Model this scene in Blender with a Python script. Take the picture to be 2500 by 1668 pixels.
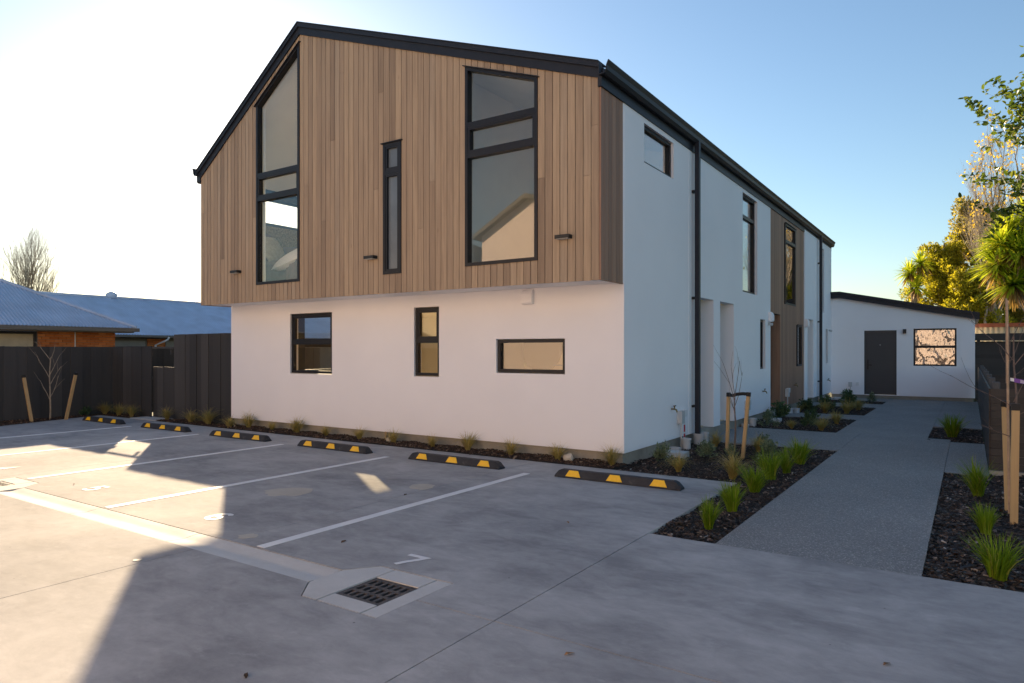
import bpy, bmesh, math, random
import numpy as np
from mathutils import Vector, Matrix

for o in list(bpy.data.objects):
    bpy.data.objects.remove(o)
scene = bpy.context.scene
COL = scene.collection
R = random.Random(11)
NR = np.random.default_rng(5)

# ------------------------------------------------------------------ camera, sky, sun, exposure
TH = 0.5913
cam = bpy.data.cameras.new('camera')
cam.sensor_width = 36.0
cam.lens = 36.0 * 1664 / 2500
cam.shift_y = 23.0 / 2500
cam.clip_start = 0.05
cam.clip_end = 3000
co = bpy.data.objects.new('camera', cam)
co.location = (0, 0, 1.6)
co.rotation_euler = (math.pi / 2, 0, TH)
COL.objects.link(co)
scene.camera = co

SUN_EL = math.radians(15.2)
SUN_H = Vector((-0.826, 0.564))            # horizontal direction towards the sun
world = bpy.data.worlds.new('World')
scene.world = world
world.use_nodes = True
wn = world.node_tree
wn.nodes.clear()
sky = wn.nodes.new('ShaderNodeTexSky')
sky.sky_type = 'NISHITA'
sky.sun_disc = False
sky.sun_elevation = SUN_EL
sky.sun_rotation = math.atan2(SUN_H.x, SUN_H.y)
sky.air_density = 1.2
sky.dust_density = 0.45
sky.ozone_density = 3.0
bg = wn.nodes.new('ShaderNodeBackground')
bg.inputs['Strength'].default_value = 0.0595
wo = wn.nodes.new('ShaderNodeOutputWorld')
wn.links.new(sky.outputs[0], bg.inputs[0])
wn.links.new(bg.outputs[0], wo.inputs[0])

sl = bpy.data.lights.new('sun', 'SUN')
sl.energy = 5.0
sl.angle = math.radians(0.55)
sl.color = (1.0, 0.755, 0.48)
so = bpy.data.objects.new('sun', sl)
tv = Vector((-SUN_H.x * math.cos(SUN_EL), -SUN_H.y * math.cos(SUN_EL), -math.sin(SUN_EL)))
so.rotation_euler = tv.to_track_quat('-Z', 'Y').to_euler()
so.location = (-30, 25, 20)
COL.objects.link(so)

scene.view_settings.view_transform = 'Standard'
scene.view_settings.look = 'None'
scene.view_settings.gamma = 1.0
scene.view_settings.use_curve_mapping = False
scene.view_settings.exposure = 1.66
scene.cycles.use_denoising = True
scene.cycles.max_bounces = 12
scene.cycles.diffuse_bounces = 8
scene.cycles.transparent_max_bounces = 16
scene.cycles.caustics_reflective = False
scene.cycles.caustics_refractive = False

# ------------------------------------------------------------------ materials
def newmat(name):
    m = bpy.data.materials.new(name)
    m.use_nodes = True
    nt = m.node_tree
    nt.nodes.clear()
    out = nt.nodes.new('ShaderNodeOutputMaterial')
    return m, nt, out

class G:
    """tiny node helper"""
    def __init__(s, name):
        s.m, s.nt, s.out = newmat(name)
        s.tc = s.nt.nodes.new('ShaderNodeTexCoord')
    def n(s, t, **kw):
        nd = s.nt.nodes.new('ShaderNode' + t)
        for k, v in kw.items():
            if hasattr(nd, k):
                setattr(nd, k, v)
            else:
                s.set(nd, k, v)
        return nd
    def set(s, nd, k, v):
        k = k.replace('_', ' ') if isinstance(k, str) and k not in nd.inputs else k
        i = nd.inputs[k]
        if hasattr(v, 'is_output') or isinstance(v, bpy.types.NodeSocket):
            s.nt.links.new(v, i)
        else:
            i.default_value = v
    def scaled(s, sc, coord='Object'):
        mp = s.n('Mapping')
        s.nt.links.new(s.tc.outputs[coord], mp.inputs['Vector'])
        mp.inputs['Scale'].default_value = sc
        return mp.outputs[0]
    def noise(s, sc, detail=4, rough=0.55, vec=(1, 1, 1)):
        nd = s.n('TexNoise')
        nd.inputs['Scale'].default_value = sc
        nd.inputs['Detail'].default_value = detail
        nd.inputs['Roughness'].default_value = rough
        s.nt.links.new(s.scaled(vec), nd.inputs['Vector'])
        return nd.outputs['Fac']
    def ramp(s, fac, stops):
        nd = s.n('ValToRGB')
        cr = nd.color_ramp
        while len(cr.elements) > 1:
            cr.elements.remove(cr.elements[-1])
        cr.elements[0].position = stops[0][0]
        cr.elements[0].color = (*stops[0][1], 1) if len(stops[0][1]) == 3 else stops[0][1]
        for p, c in stops[1:]:
            e = cr.elements.new(p)
            e.color = (*c, 1)
        s.nt.links.new(fac, nd.inputs[0])
        return nd.outputs[0]
    def mix(s, fac, a, b, mode='MIX'):
        nd = s.n('MixRGB')
        nd.blend_type = mode
        for i, v in ((0, fac), (1, a), (2, b)):
            if isinstance(v, bpy.types.NodeSocket):
                s.nt.links.new(v, nd.inputs[i])
            else:
                nd.inputs[i].default_value = (v if i == 0 else (*v, 1))
        return nd.outputs[0]
    def math(s, op, a, b=0.0):
        nd = s.n('Math')
        nd.operation = op
        for i, v in ((0, a), (1, b)):
            if isinstance(v, bpy.types.NodeSocket):
                s.nt.links.new(v, nd.inputs[i])
            else:
                nd.inputs[i].default_value = v
        return nd.outputs[0]
    def bump(s, h, strength=0.3, dist=0.01):
        nd = s.n('Bump')
        nd.inputs['Strength'].default_value = strength
        nd.inputs['Distance'].default_value = dist
        s.nt.links.new(h, nd.inputs['Height'])
        return nd.outputs[0]
    def pbr(s, color, rough=0.6, metal=0.0, spec=0.5, normal=None):
        p = s.n('BsdfPrincipled')
        for k, v in (('Base Color', color), ('Roughness', rough), ('Metallic', metal), ('Specular IOR Level', spec)):
            if isinstance(v, bpy.types.NodeSocket):
                s.nt.links.new(v, p.inputs[k])
            else:
                p.inputs[k].default_value = (*v, 1) if isinstance(v, tuple) else v
        if normal is not None:
            s.nt.links.new(normal, p.inputs['Normal'])
        s.nt.links.new(p.outputs[0], s.out.inputs[0])
        return s.m
    def obrand(s):
        return s.n('ObjectInfo').outputs['Random']
    def island(s):
        return s.n('NewGeometry').outputs['Random Per Island']

def plain(name, color, rough=0.6, metal=0.0, var=0.12, sc=3.0, bump=0.0, spec=0.5):
    g = G(name)
    f = g.noise(sc, 5)
    lo = tuple(c * (1 - var) for c in color)
    hi = tuple(min(1, c * (1 + var)) for c in color)
    c = g.ramp(f, [(0.3, lo), (0.7, hi)])
    nrm = g.bump(g.noise(sc * 30, 3), bump, 0.004) if bump else None
    return g.pbr(c, rough, metal, spec, nrm)

def m_concrete(name, lo, hi, tint=None, rough=(0.42, 0.72), con=1.0):
    g = G(name)
    def warped(sc, det, rg, vec, amt):
        wv = g.n('TexNoise')
        wv.inputs['Scale'].default_value = sc * 0.7
        wv.inputs['Detail'].default_value = 3
        g.nt.links.new(g.scaled(vec), wv.inputs['Vector'])
        mx = g.n('VectorMath')
        mx.operation = 'MULTIPLY_ADD'
        g.nt.links.new(wv.outputs['Color'], mx.inputs[0])
        mx.inputs[1].default_value = (amt, amt, 0)
        g.nt.links.new(g.scaled(vec), mx.inputs[2])
        nd = g.n('TexNoise')
        nd.inputs['Scale'].default_value = sc
        nd.inputs['Detail'].default_value = det
        nd.inputs['Roughness'].default_value = rg
        g.nt.links.new(mx.outputs[0], nd.inputs['Vector'])
        return nd.outputs['Fac']
    big = warped(0.7, 6, 0.6, (1, 1.25, 1), 1.3)
    sw = warped(2.6, 8, 0.70, (0.8, 1.25, 1), 0.8)
    tr = g.noise(11.0, 7, 0.7, (0.55, 1.0, 1))
    fine = g.noise(160, 2)
    a = g.math('ADD', g.math('MULTIPLY', big, 0.50), g.math('MULTIPLY', sw, 0.32))
    a = g.math('ADD', a, g.math('MULTIPLY', tr, 0.18))
    mid = tuple((x + y) / 2 for x, y in zip(lo, hi))
    c = g.ramp(a, [(0.40, lo), (0.5, mid), (0.60, hi)])
    c = g.mix(g.math('MULTIPLY', fine, 0.16), c, (0.08, 0.08, 0.08), 'MIX')
    sc = g.noise(6.5, 7, 0.72, (0.6, 1.0, 1))
    sc = g.ramp(sc, [(0.58, (0, 0, 0)), (0.72, (0.30, 0.30, 0.30))])
    c = g.mix(sc, c, tuple(min(1, x * 1.25) for x in hi))
    sp = g.n('TexVoronoi')
    sp.inputs['Scale'].default_value = 3.1
    g.nt.links.new(g.tc.outputs['Object'], sp.inputs['Vector'])
    dot = g.ramp(sp.outputs['Distance'], [(0.018, (0.7, 0.7, 0.7)), (0.03, (0, 0, 0))])
    c = g.mix(dot, c, tuple(x * 0.35 for x in lo))
    r = g.ramp(sw, [(0.3, (rough[0],) * 3), (0.7, (rough[1],) * 3)])
    nb = g.bump(g.noise(45, 4), 0.10, 0.004)
    return g.pbr(c, r, 0, 0.10, nb)

def m_render_white():
    g = G('white_render')
    f = g.noise(0.8, 6)
    c = g.ramp(f, [(0.32, (0.845, 0.840, 0.868)), (0.68, (0.885, 0.880, 0.905))])
    return g.pbr(c, 0.75, 0, 0.3, g.bump(g.math('ADD', g.noise(140, 3), g.math('MULTIPLY', g.noise(5, 5, 0.6), 1.6)), 0.16, 0.004))

def m_timber(name, stops, grain=1.0, rough=0.62):
    g = G(name)
    gr = g.noise(2.2, 8, 0.68, (16, 16, 0.55))
    gr2 = g.noise(1.0, 4, 0.6, (3, 3, 0.7))
    rnd = g.obrand()
    t = g.math('ADD', g.math('MULTIPLY', rnd, 0.72), g.math('MULTIPLY', gr2, 0.30))
    c = g.ramp(t, stops)
    c = g.mix(g.math('MULTIPLY', g.ramp(gr, [(0.42, (0, 0, 0)), (0.72, (1, 1, 1))]), 0.38 * grain), c, (0.10, 0.058, 0.036))
    # knots
    v = g.n('TexVoronoi')
    v.inputs['Scale'].default_value = 1.0
    g.nt.links.new(g.scaled((5.5, 5.5, 1.5)), v.inputs['Vector'])
    kn = g.ramp(v.outputs['Distance'], [(0.0, (0.5, 0.5, 0.5)), (0.07, (0, 0, 0))])
    c = g.mix(kn, c, (0.12, 0.06, 0.035))
    return g.pbr(c, rough, 0, 0.35, g.bump(gr, 0.15, 0.002))

def m_glass(name, f0=0.06, tint=(0.97, 0.97, 0.95), wavy=0.0):
    g = G(name)
    lw = g.n('LayerWeight')
    lw.inputs['Blend'].default_value = 0.5
    p = g.math('POWER', lw.outputs['Facing'], 5.0)
    fac = g.math('ADD', g.math('MULTIPLY', p, 1 - f0), f0)
    tr = g.n('BsdfTransparent')
    tr.inputs[0].default_value = (*tint, 1)
    gl = g.n('BsdfGlossy')
    gl.inputs['Roughness'].default_value = 0.01
    gl.inputs['Color'].default_value = (1, 1, 1, 1)
    if wavy:
        g.nt.links.new(g.bump(g.noise(4.5, 2, 0.5, (1, 1, 0.5)), wavy, 0.05), gl.inputs['Normal'])
    mx = g.n('MixShader')
    g.nt.links.new(fac, mx.inputs[0])
    g.nt.links.new(tr.outputs[0], mx.inputs[1])
    g.nt.links.new(gl.outputs[0], mx.inputs[2])
    g.nt.links.new(mx.outputs[0], g.out.inputs[0])
    return g.m

def m_leaf(name, stops, trans=0.35, rough=0.5):
    g = G(name)
    c = g.ramp(g.island(), stops)
    d = g.n('BsdfPrincipled')
    g.nt.links.new(c, d.inputs['Base Color'])
    d.inputs['Roughness'].default_value = rough
    d.inputs['Specular IOR Level'].default_value = 0.3
    t = g.n('BsdfTranslucent')
    g.nt.links.new(g.mix(1.0, c, (1.5, 1.5, 1.1), 'MULTIPLY'), t.inputs[0])
    mx = g.n('MixShader')
    mx.inputs[0].default_value = trans
    g.nt.links.new(d.outputs[0], mx.inputs[1])
    g.nt.links.new(t.outputs[0], mx.inputs[2])
    g.nt.links.new(mx.outputs[0], g.out.inputs[0])
    return g.m

def m_island(name, stops, rough=0.8, bump=0.0):
    g = G(name)
    c = g.ramp(g.island(), stops)
    return g.pbr(c, rough, 0, 0.3, g.bump(g.noise(60, 3), bump, 0.004) if bump else None)

def m_obrand(name, stops, rough=0.7, grain=False, bump=0.2):
    g = G(name)
    if grain:
        gr = g.noise(3.0, 6, 0.6, (10, 10, 0.5))
        t = g.math('ADD', g.math('MULTIPLY', g.obrand(), 0.6), g.math('MULTIPLY', gr, 0.4))
    else:
        gr = g.noise(25, 4)
        t = g.math('ADD', g.math('MULTIPLY', g.obrand(), 0.8), g.math('MULTIPLY', gr, 0.2))
    return g.pbr(g.ramp(t, stops), rough, 0, 0.35, g.bump(gr, bump, 0.003))

def m_aggregate():
    g = G('exposed_aggregate')
    v = g.n('TexVoronoi')
    v.inputs['Scale'].default_value = 110
    g.nt.links.new(g.tc.outputs['Object'], v.inputs['Vector'])
    sep = g.n('SeparateColor')
    g.nt.links.new(v.outputs['Color'], sep.inputs[0])
    c = g.ramp(sep.outputs[0], [(0.0, (0.115, 0.113, 0.11)), (0.5, (0.22, 0.215, 0.21)), (0.86, (0.35, 0.335, 0.31)), (0.97, (0.66, 0.63, 0.58))])
    big = g.noise(0.9, 6)
    c = g.mix(0.5, c, g.ramp(big, [(0.3, (0.19, 0.187, 0.183)), (0.7, (0.285, 0.279, 0.272))]))
    return g.pbr(c, 0.7, 0, 0.4, g.bump(v.outputs['Distance'], 0.5, 0.006))

M = {}
M['concrete'] = m_concrete('broomed_concrete', (0.290, 0.288, 0.286), (0.520, 0.511, 0.496), rough=(0.84, 0.97))
M['channel'] = m_concrete('precast_concrete', (0.56, 0.55, 0.52), (0.68, 0.67, 0.64), rough=(0.7, 0.9))
M['found'] = m_concrete('foundation_concrete', (0.25, 0.235, 0.20), (0.40, 0.37, 0.31), rough=(0.7, 0.85))
M['patch'] = m_concrete('pale_beige_concrete', (0.44, 0.41, 0.35), (0.58, 0.54, 0.46))
M['agg'] = m_aggregate()
M['white'] = m_render_white()
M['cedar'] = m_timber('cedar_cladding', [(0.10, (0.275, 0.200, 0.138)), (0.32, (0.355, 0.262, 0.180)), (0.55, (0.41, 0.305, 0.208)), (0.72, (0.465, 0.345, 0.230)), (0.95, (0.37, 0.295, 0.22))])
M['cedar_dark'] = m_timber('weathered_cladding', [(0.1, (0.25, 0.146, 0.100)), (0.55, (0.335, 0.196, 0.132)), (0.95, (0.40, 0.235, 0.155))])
M['paper'] = plain('dark_wall_wrap', (0.012, 0.011, 0.010), 0.9)
M['frame'] = plain('charcoal_aluminium', (0.014, 0.015, 0.020), 0.42, 0.0, 0.08, spec=0.3)
M['roof'] = plain('charcoal_steel', (0.017, 0.020, 0.029), 0.48, 0.0, 0.1, spec=0.3)
M['glass'] = m_glass('window_glass', 0.075)
M['glass_side'] = m_glass('side_window_glass', 0.20)
M['glass_frost'] = plain('frosted_glass', (0.16, 0.19, 0.22), 0.22, 0.0, 0.2, 1.2)
M['glass_wavy'] = m_glass('old_window_glass', 0.16, wavy=0.8)
M['paint'] = plain('interior_paint', (0.90, 0.81, 0.58), 0.8, var=0.03)
M['paint_up'] = plain('upstairs_paint', (0.90, 0.88, 0.80), 0.8, var=0.03)
M['carpet_up'] = plain('pale_carpet', (0.66, 0.62, 0.54), 0.95, bump=0.3)
M['carpet'] = plain('oak_floor', (0.60, 0.48, 0.34), 0.95, bump=0.3)
M['fence'] = m_obrand('charcoal_fence_stain', [(0.1, (0.032, 0.033, 0.035)), (0.5, (0.048, 0.048, 0.050)), (0.9, (0.070, 0.069, 0.070))], 0.75, True)
M['slat'] = m_obrand('dark_brown_slat_stain', [(0.1, (0.034, 0.030, 0.028)), (0.9, (0.052, 0.045, 0.042))], 0.6, True)
M['post'] = plain('weathered_post', (0.075, 0.078, 0.085), 0.7, bump=0.2)
def m_rubber():
    g = G('recycled_rubber')
    c = g.ramp(g.noise(6, 7, 0.7), [(0.35, (0.020, 0.022, 0.028)), (0.62, (0.034, 0.036, 0.042)), (0.74, (0.085, 0.082, 0.08))])
    return g.pbr(c, 0.7, 0, 0.4, g.bump(g.noise(180, 3), 0.35, 0.004))
M['rubber'] = m_rubber()
M['yellow'] = plain('yellow_reflective', (0.90, 0.53, 0.015), 0.45, var=0.06, sc=30)
def m_paint():
    g = G('white_road_paint')
    c = g.ramp(g.noise(3, 6), [(0.3, (0.74, 0.74, 0.73)), (0.7, (0.84, 0.84, 0.83))])
    w = g.ramp(g.noise(38, 8, 0.75), [(0.60, (0, 0, 0)), (0.70, (0.85, 0.85, 0.85))])
    c = g.mix(w, c, (0.40, 0.39, 0.38))
    return g.pbr(c, 0.65, 0, 0.3, g.bump(g.noise(90, 3), 0.15, 0.003))
M['line'] = m_paint()
M['iron'] = plain('cast_iron', (0.075, 0.070, 0.072), 0.55, 0.35, 0.4, 30, 0.4)
M['pit'] = plain('drain_pit', (0.012, 0.012, 0.012), 0.9)
M['soil'] = plain('dark_soil', (0.018, 0.014, 0.012), 0.95, var=0.4, sc=25, bump=0.8)
M['grass_ground'] = plain('dull_grass', (0.06, 0.075, 0.03), 0.95, var=0.4, sc=2, bump=0.4)
M['chip'] = m_island('bark_chip', [(0.0, (0.010, 0.009, 0.008)), (0.45, (0.024, 0.019, 0.017)), (0.75, (0.048, 0.035, 0.029)), (0.93, (0.10, 0.072, 0.055)), (0.98, (0.20, 0.15, 0.12)), (1.0, (0.42, 0.38, 0.34))], 0.55, 0.3)
M['chip_brown'] = m_island('brown_bark_chip', [(0.0, (0.018, 0.012, 0.009)), (0.45, (0.045, 0.028, 0.020)), (0.8, (0.085, 0.052, 0.035)), (0.97, (0.17, 0.11, 0.07)), (1.0, (0.30, 0.23, 0.16))], 0.8, 0.3)
M['pine'] = m_timber('pine_stake', [(0.1, (0.40, 0.27, 0.13)), (0.9, (0.52, 0.36, 0.18))], 0.5)
M['bamboo'] = plain('bamboo_cane', (0.42, 0.29, 0.19), 0.5, var=0.2, sc=15)
M['bark'] = plain('young_bark', (0.16, 0.115, 0.095), 0.8, var=0.3, sc=20, bump=0.4)
M['bark_grey'] = plain('grey_bark', (0.20, 0.17, 0.14), 0.85, var=0.35, sc=8, bump=0.6)
M['bark_pale'] = plain('pale_twigs', (0.30, 0.25, 0.19), 0.85, var=0.3, sc=8)
M['bark_far'] = plain('pale_winter_twigs', (0.34, 0.29, 0.23), 0.9, var=0.2, sc=4)
M['strap'] = plain('black_tie_webbing', (0.012, 0.012, 0.013), 0.7)
M['tan'] = m_leaf('tan_tussock', [(0.0, (0.34, 0.26, 0.09)), (0.5, (0.46, 0.36, 0.14)), (0.8, (0.28, 0.28, 0.07)), (1.0, (0.58, 0.46, 0.22))], 0.35)
M['green'] = m_leaf('green_mat_rush', [(0.0, (0.10, 0.17, 0.010)), (0.5, (0.17, 0.265, 0.014)), (0.85, (0.25, 0.36, 0.022)), (0.95, (0.38, 0.36, 0.08)), (1.0, (0.45, 0.36, 0.15))], 0.42)
M['hebe'] = m_leaf('grey_green_shrub', [(0.0, (0.08, 0.115, 0.06)), (0.6, (0.15, 0.20, 0.12)), (1.0, (0.25, 0.30, 0.20))], 0.25)
M['darkleaf'] = m_leaf('dark_green_shrub', [(0.0, (0.035, 0.065, 0.03)), (0.7, (0.07, 0.125, 0.055)), (1.0, (0.11, 0.17, 0.08))], 0.25)
M['conifer'] = m_leaf('conifer_foliage', [(0.0, (0.14, 0.15, 0.012)), (0.5, (0.30, 0.28, 0.02)), (1.0, (0.50, 0.42, 0.03))], 0.5)
M['conifer_br'] = m_leaf('bronze_conifer_foliage', [(0.0, (0.13, 0.12, 0.025)), (0.5, (0.25, 0.215, 0.045)), (1.0, (0.40, 0.33, 0.06))], 0.5)
M['yellowleaf'] = m_leaf('yellow_autumn_leaf', [(0.0, (0.45, 0.30, 0.02)), (1.0, (0.7, 0.52, 0.05))], 0.5)
M['broad'] = m_leaf('glossy_broadleaf', [(0.0, (0.05, 0.085, 0.012)), (0.6, (0.10, 0.15, 0.02)), (1.0, (0.22, 0.24, 0.03))], 0.35, 0.35)
M['cabbage'] = m_leaf('sword_leaf', [(0.0, (0.20, 0.28, 0.015)), (0.6, (0.38, 0.45, 0.03)), (1.0, (0.62, 0.58, 0.05))], 0.5)
M['deadleaf'] = m_leaf('dead_sword_leaf', [(0.0, (0.25, 0.15, 0.05)), (1.0, (0.42, 0.28, 0.10))], 0.3)
M['brick'] = m_obrand('orange_brick', [(0.1, (0.45, 0.135, 0.04)), (0.5, (0.60, 0.20, 0.06)), (0.9, (0.70, 0.28, 0.10))], 0.85)
M['mortar'] = plain('mortar', (0.30, 0.22, 0.16), 0.9)
M['blue_roof'] = plain('blue_grey_steel_roof', (0.50, 0.57, 0.68), 0.42, 0.0, 0.12, 1.5, spec=0.6)
M['trim_grey'] = plain('grey_brown_trim', (0.16, 0.145, 0.125), 0.6)
M['door_grey'] = plain('grey_roller_door', (0.27, 0.27, 0.245), 0.55)
M['white_plastic'] = plain('white_plastic', (0.72, 0.73, 0.74), 0.45, var=0.04)
M['grey_plastic'] = plain('grey_plastic', (0.50, 0.52, 0.53), 0.5, var=0.06)
M['brass'] = plain('dull_brass', (0.22, 0.17, 0.08), 0.4, 0.7)
M['black'] = plain('matt_black', (0.010, 0.010, 0.011), 0.5)
M['door'] = plain('charcoal_door_paint', (0.040, 0.042, 0.048), 0.5, var=0.05)
M['curtain'] = plain('net_curtain', (0.55, 0.47, 0.33), 0.9)
M['pink'] = plain('blush_render', (0.88, 0.72, 0.65), 0.8, var=0.05)
M['headb'] = plain('gold_fabric', (0.30, 0.235, 0.10), 0.7, var=0.5, sc=26, bump=0.5)
M['linen'] = plain('white_linen', (0.78, 0.77, 0.77), 0.85, var=0.05)
M['taupe'] = plain('taupe_fabric', (0.20, 0.155, 0.135), 0.9, var=0.12, sc=12)
M['cushion'] = plain('check_fabric', (0.46, 0.42, 0.33), 0.9, var=0.15, sc=14)
M['cream_iron'] = plain('cream_corrugated_iron', (0.60, 0.52, 0.38), 0.6)
M['red_trim'] = plain('red_oxide_trim', (0.30, 0.085, 0.045), 0.6)
M['purple'] = plain('purple_tag', (0.17, 0.05, 0.34), 0.4)
M['red'] = plain('red_print', (0.55, 0.02, 0.04), 0.5)
M['stone'] = plain('pale_stone', (0.55, 0.50, 0.42), 0.8, bump=0.4)
M['mirror'] = plain('mirror_glass', (0.75, 0.70, 0.5), 0.08, 0.9, 0.02)
M['dryleaf'] = m_obrand('dry_leaf', [(0.1, (0.07, 0.04, 0.02)), (0.9, (0.30, 0.17, 0.08))], 0.8)

# ------------------------------------------------------------------ mesh helpers
def setp(o, label=None, cat=None, group=None, kind=None):
    if label: o['label'] = label
    if cat: o['category'] = cat
    if group: o['group'] = group
    if kind: o['kind'] = kind
    return o

def empty(name, loc=(0, 0, 0), **kw):
    o = bpy.data.objects.new(name, None)
    o.location = loc
    o.empty_display_size = 0.1
    COL.objects.link(o)
    return setp(o, **kw)

def base_of(p):
    v = Vector((0, 0, 0))
    while p is not None:
        v += Vector(p.location)
        p = p.parent
    return v

def obj(name, V, F, mat, parent=None, smooth=False, origin=None, recalc=False, bevel=0.0, **kw):
    """world-space vertices -> one mesh object, children stored relative to their parent"""
    off = base_of(parent) if parent is not None else Vector(origin if origin else (0, 0, 0))
    me = bpy.data.meshes.new(name)
    A = np.asarray(V, dtype=float) - np.array(off)
    me.from_pydata(A.tolist(), [], F)
    if recalc:
        bm = bmesh.new()
        bm.from_mesh(me)
        bmesh.ops.recalc_face_normals(bm, faces=bm.faces)
        bm.to_mesh(me)
        bm.free()
    if smooth:
        me.polygons.foreach_set('use_smooth', [True] * len(me.polygons))
    me.materials.append(M[mat] if isinstance(mat, str) else mat)
    o = bpy.data.objects.new(name, me)
    COL.objects.link(o)
    if parent is not None:
        o.parent = parent
    else:
        o.location = off
    if bevel:
        b = o.modifiers.new('bevel', 'BEVEL')
        b.width = bevel
        b.segments = 2
        b.limit_method = 'ANGLE'
    return setp(o, **kw)

class MB:
    def __init__(s):
        s.V, s.F = [], []
    def add(s, V, F):
        n = len(s.V)
        s.V += [tuple(v) for v in V]
        s.F += [tuple(i + n for i in f) for f in F]
        return s
    BOXF = [(0, 1, 2, 3), (7, 6, 5, 4), (0, 4, 5, 1), (1, 5, 6, 2), (2, 6, 7, 3), (3, 7, 4, 0)]
    def hexa(s, v8):
        return s.add(v8, s.BOXF)
    def box(s, x0, x1, y0, y1, z0, z1):
        return s.hexa([(x0, y0, z0), (x0, y1, z0), (x1, y1, z0), (x1, y0, z0), (x0, y0, z1), (x0, y1, z1), (x1, y1, z1), (x1, y0, z1)])
    def prism(s, poly, fn, d0, d1):
        """polygon of (u,z) extruded from depth d0 to d1 through mapping fn(u,d,z)"""
        n = len(poly)
        V = [fn(u, d0, z) for u, z in poly] + [fn(u, d1, z) for u, z in poly]
        F = [tuple(range(n)), tuple(reversed(range(n, 2 * n)))]
        F += [(i, (i + 1) % n, (i + 1) % n + n, i + n)[::-1] for i in range(n)]
        return s.add(V, F)
    def ubox(s, fn, u0, u1, d0, d1, z0, z1):
        return s.prism([(u0, z0), (u1, z0), (u1, z1), (u0, z1)], fn, d0, d1)
    def tube(s, pts, rad, n=6, caps=True):
        pts = [Vector(p) for p in pts]
        k = len(pts)
        if not hasattr(rad, '__len__'):
            rad = [rad] * k
        base = len(s.V)
        ref = Vector((0.31, 0.87, 0.38))
        for i, p in enumerate(pts):
            t = (pts[min(i + 1, k - 1)] - pts[max(i - 1, 0)])
            if t.length < 1e-9: t = Vector((0, 0, 1))
            t.normalize()
            a = t.cross(ref)
            if a.length < 1e-3: a = t.cross(Vector((1, 0, 0)))
            a.normalize()
            b = t.cross(a)
            for j in range(n):
                th = 2 * math.pi * j / n
                s.V.append(tuple(p + (a * math.cos(th) + b * math.sin(th)) * rad[i]))
        for i in range(k - 1):
            for j in range(n):
                q = (j + 1) % n
                s.F.append((base + i * n + j, base + i * n + q, base + (i + 1) * n + q, base + (i + 1) * n + j))
        if caps:
            s.F.append(tuple(base + j for j in reversed(range(n))))
            s.F.append(tuple(base + (k - 1) * n + j for j in range(n)))
        return s
    def out(s, name, mat, parent=None, **kw):
        return obj(name, s.V, s.F, mat, parent, **kw)

def front(Y0): return lambda u, d, z: (u, Y0 - d, z)
def right(X0): return lambda u, d, z: (X0 + d, u, z)
def left(X0): return lambda u, d, z: (X0 - d, u, z)

def lin(f): return f if callable(f) else (lambda u, f=f: f)

def columns(u0, u1, zb, zt, openings=(), breaks=()):
    """quads (u,z) that fill a wall outline minus openings (ou0,ou1,zb,zt)"""
    zb, zt = lin(zb), lin(zt)
    us = {u0, u1}
    for b in breaks:
        if u0 < b < u1: us.add(b)
    for o in openings:
        for b in o[:2]:
            if u0 < b < u1: us.add(b)
    us = sorted(us)
    Q = []
    for a, b in zip(us, us[1:]):
        m = (a + b) / 2
        ops = sorted([o for o in openings if o[0] <= m <= o[1]], key=lambda o: lin(o[2])(m))
        cur = zb
        for o in ops + [None]:
            top = zt if o is None else lin(o[2])
            if top(m) - cur(m) > 1e-4:
                Q.append([(a, cur(a)), (b, cur(b)), (b, top(b)), (a, top(a))])
            if o is not None:
                cur = lin(o[3])
    return Q

def wall(name, fn, u0, u1, zb, zt, thick, mat, parent, openings=(), breaks=(), d=0.0, **kw):
    mb = MB()
    for q in columns(u0, u1, zb, zt, openings, breaks):
        mb.prism(q, fn, d, d - thick)
    return mb.out(name, mat, parent, **kw)

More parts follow.
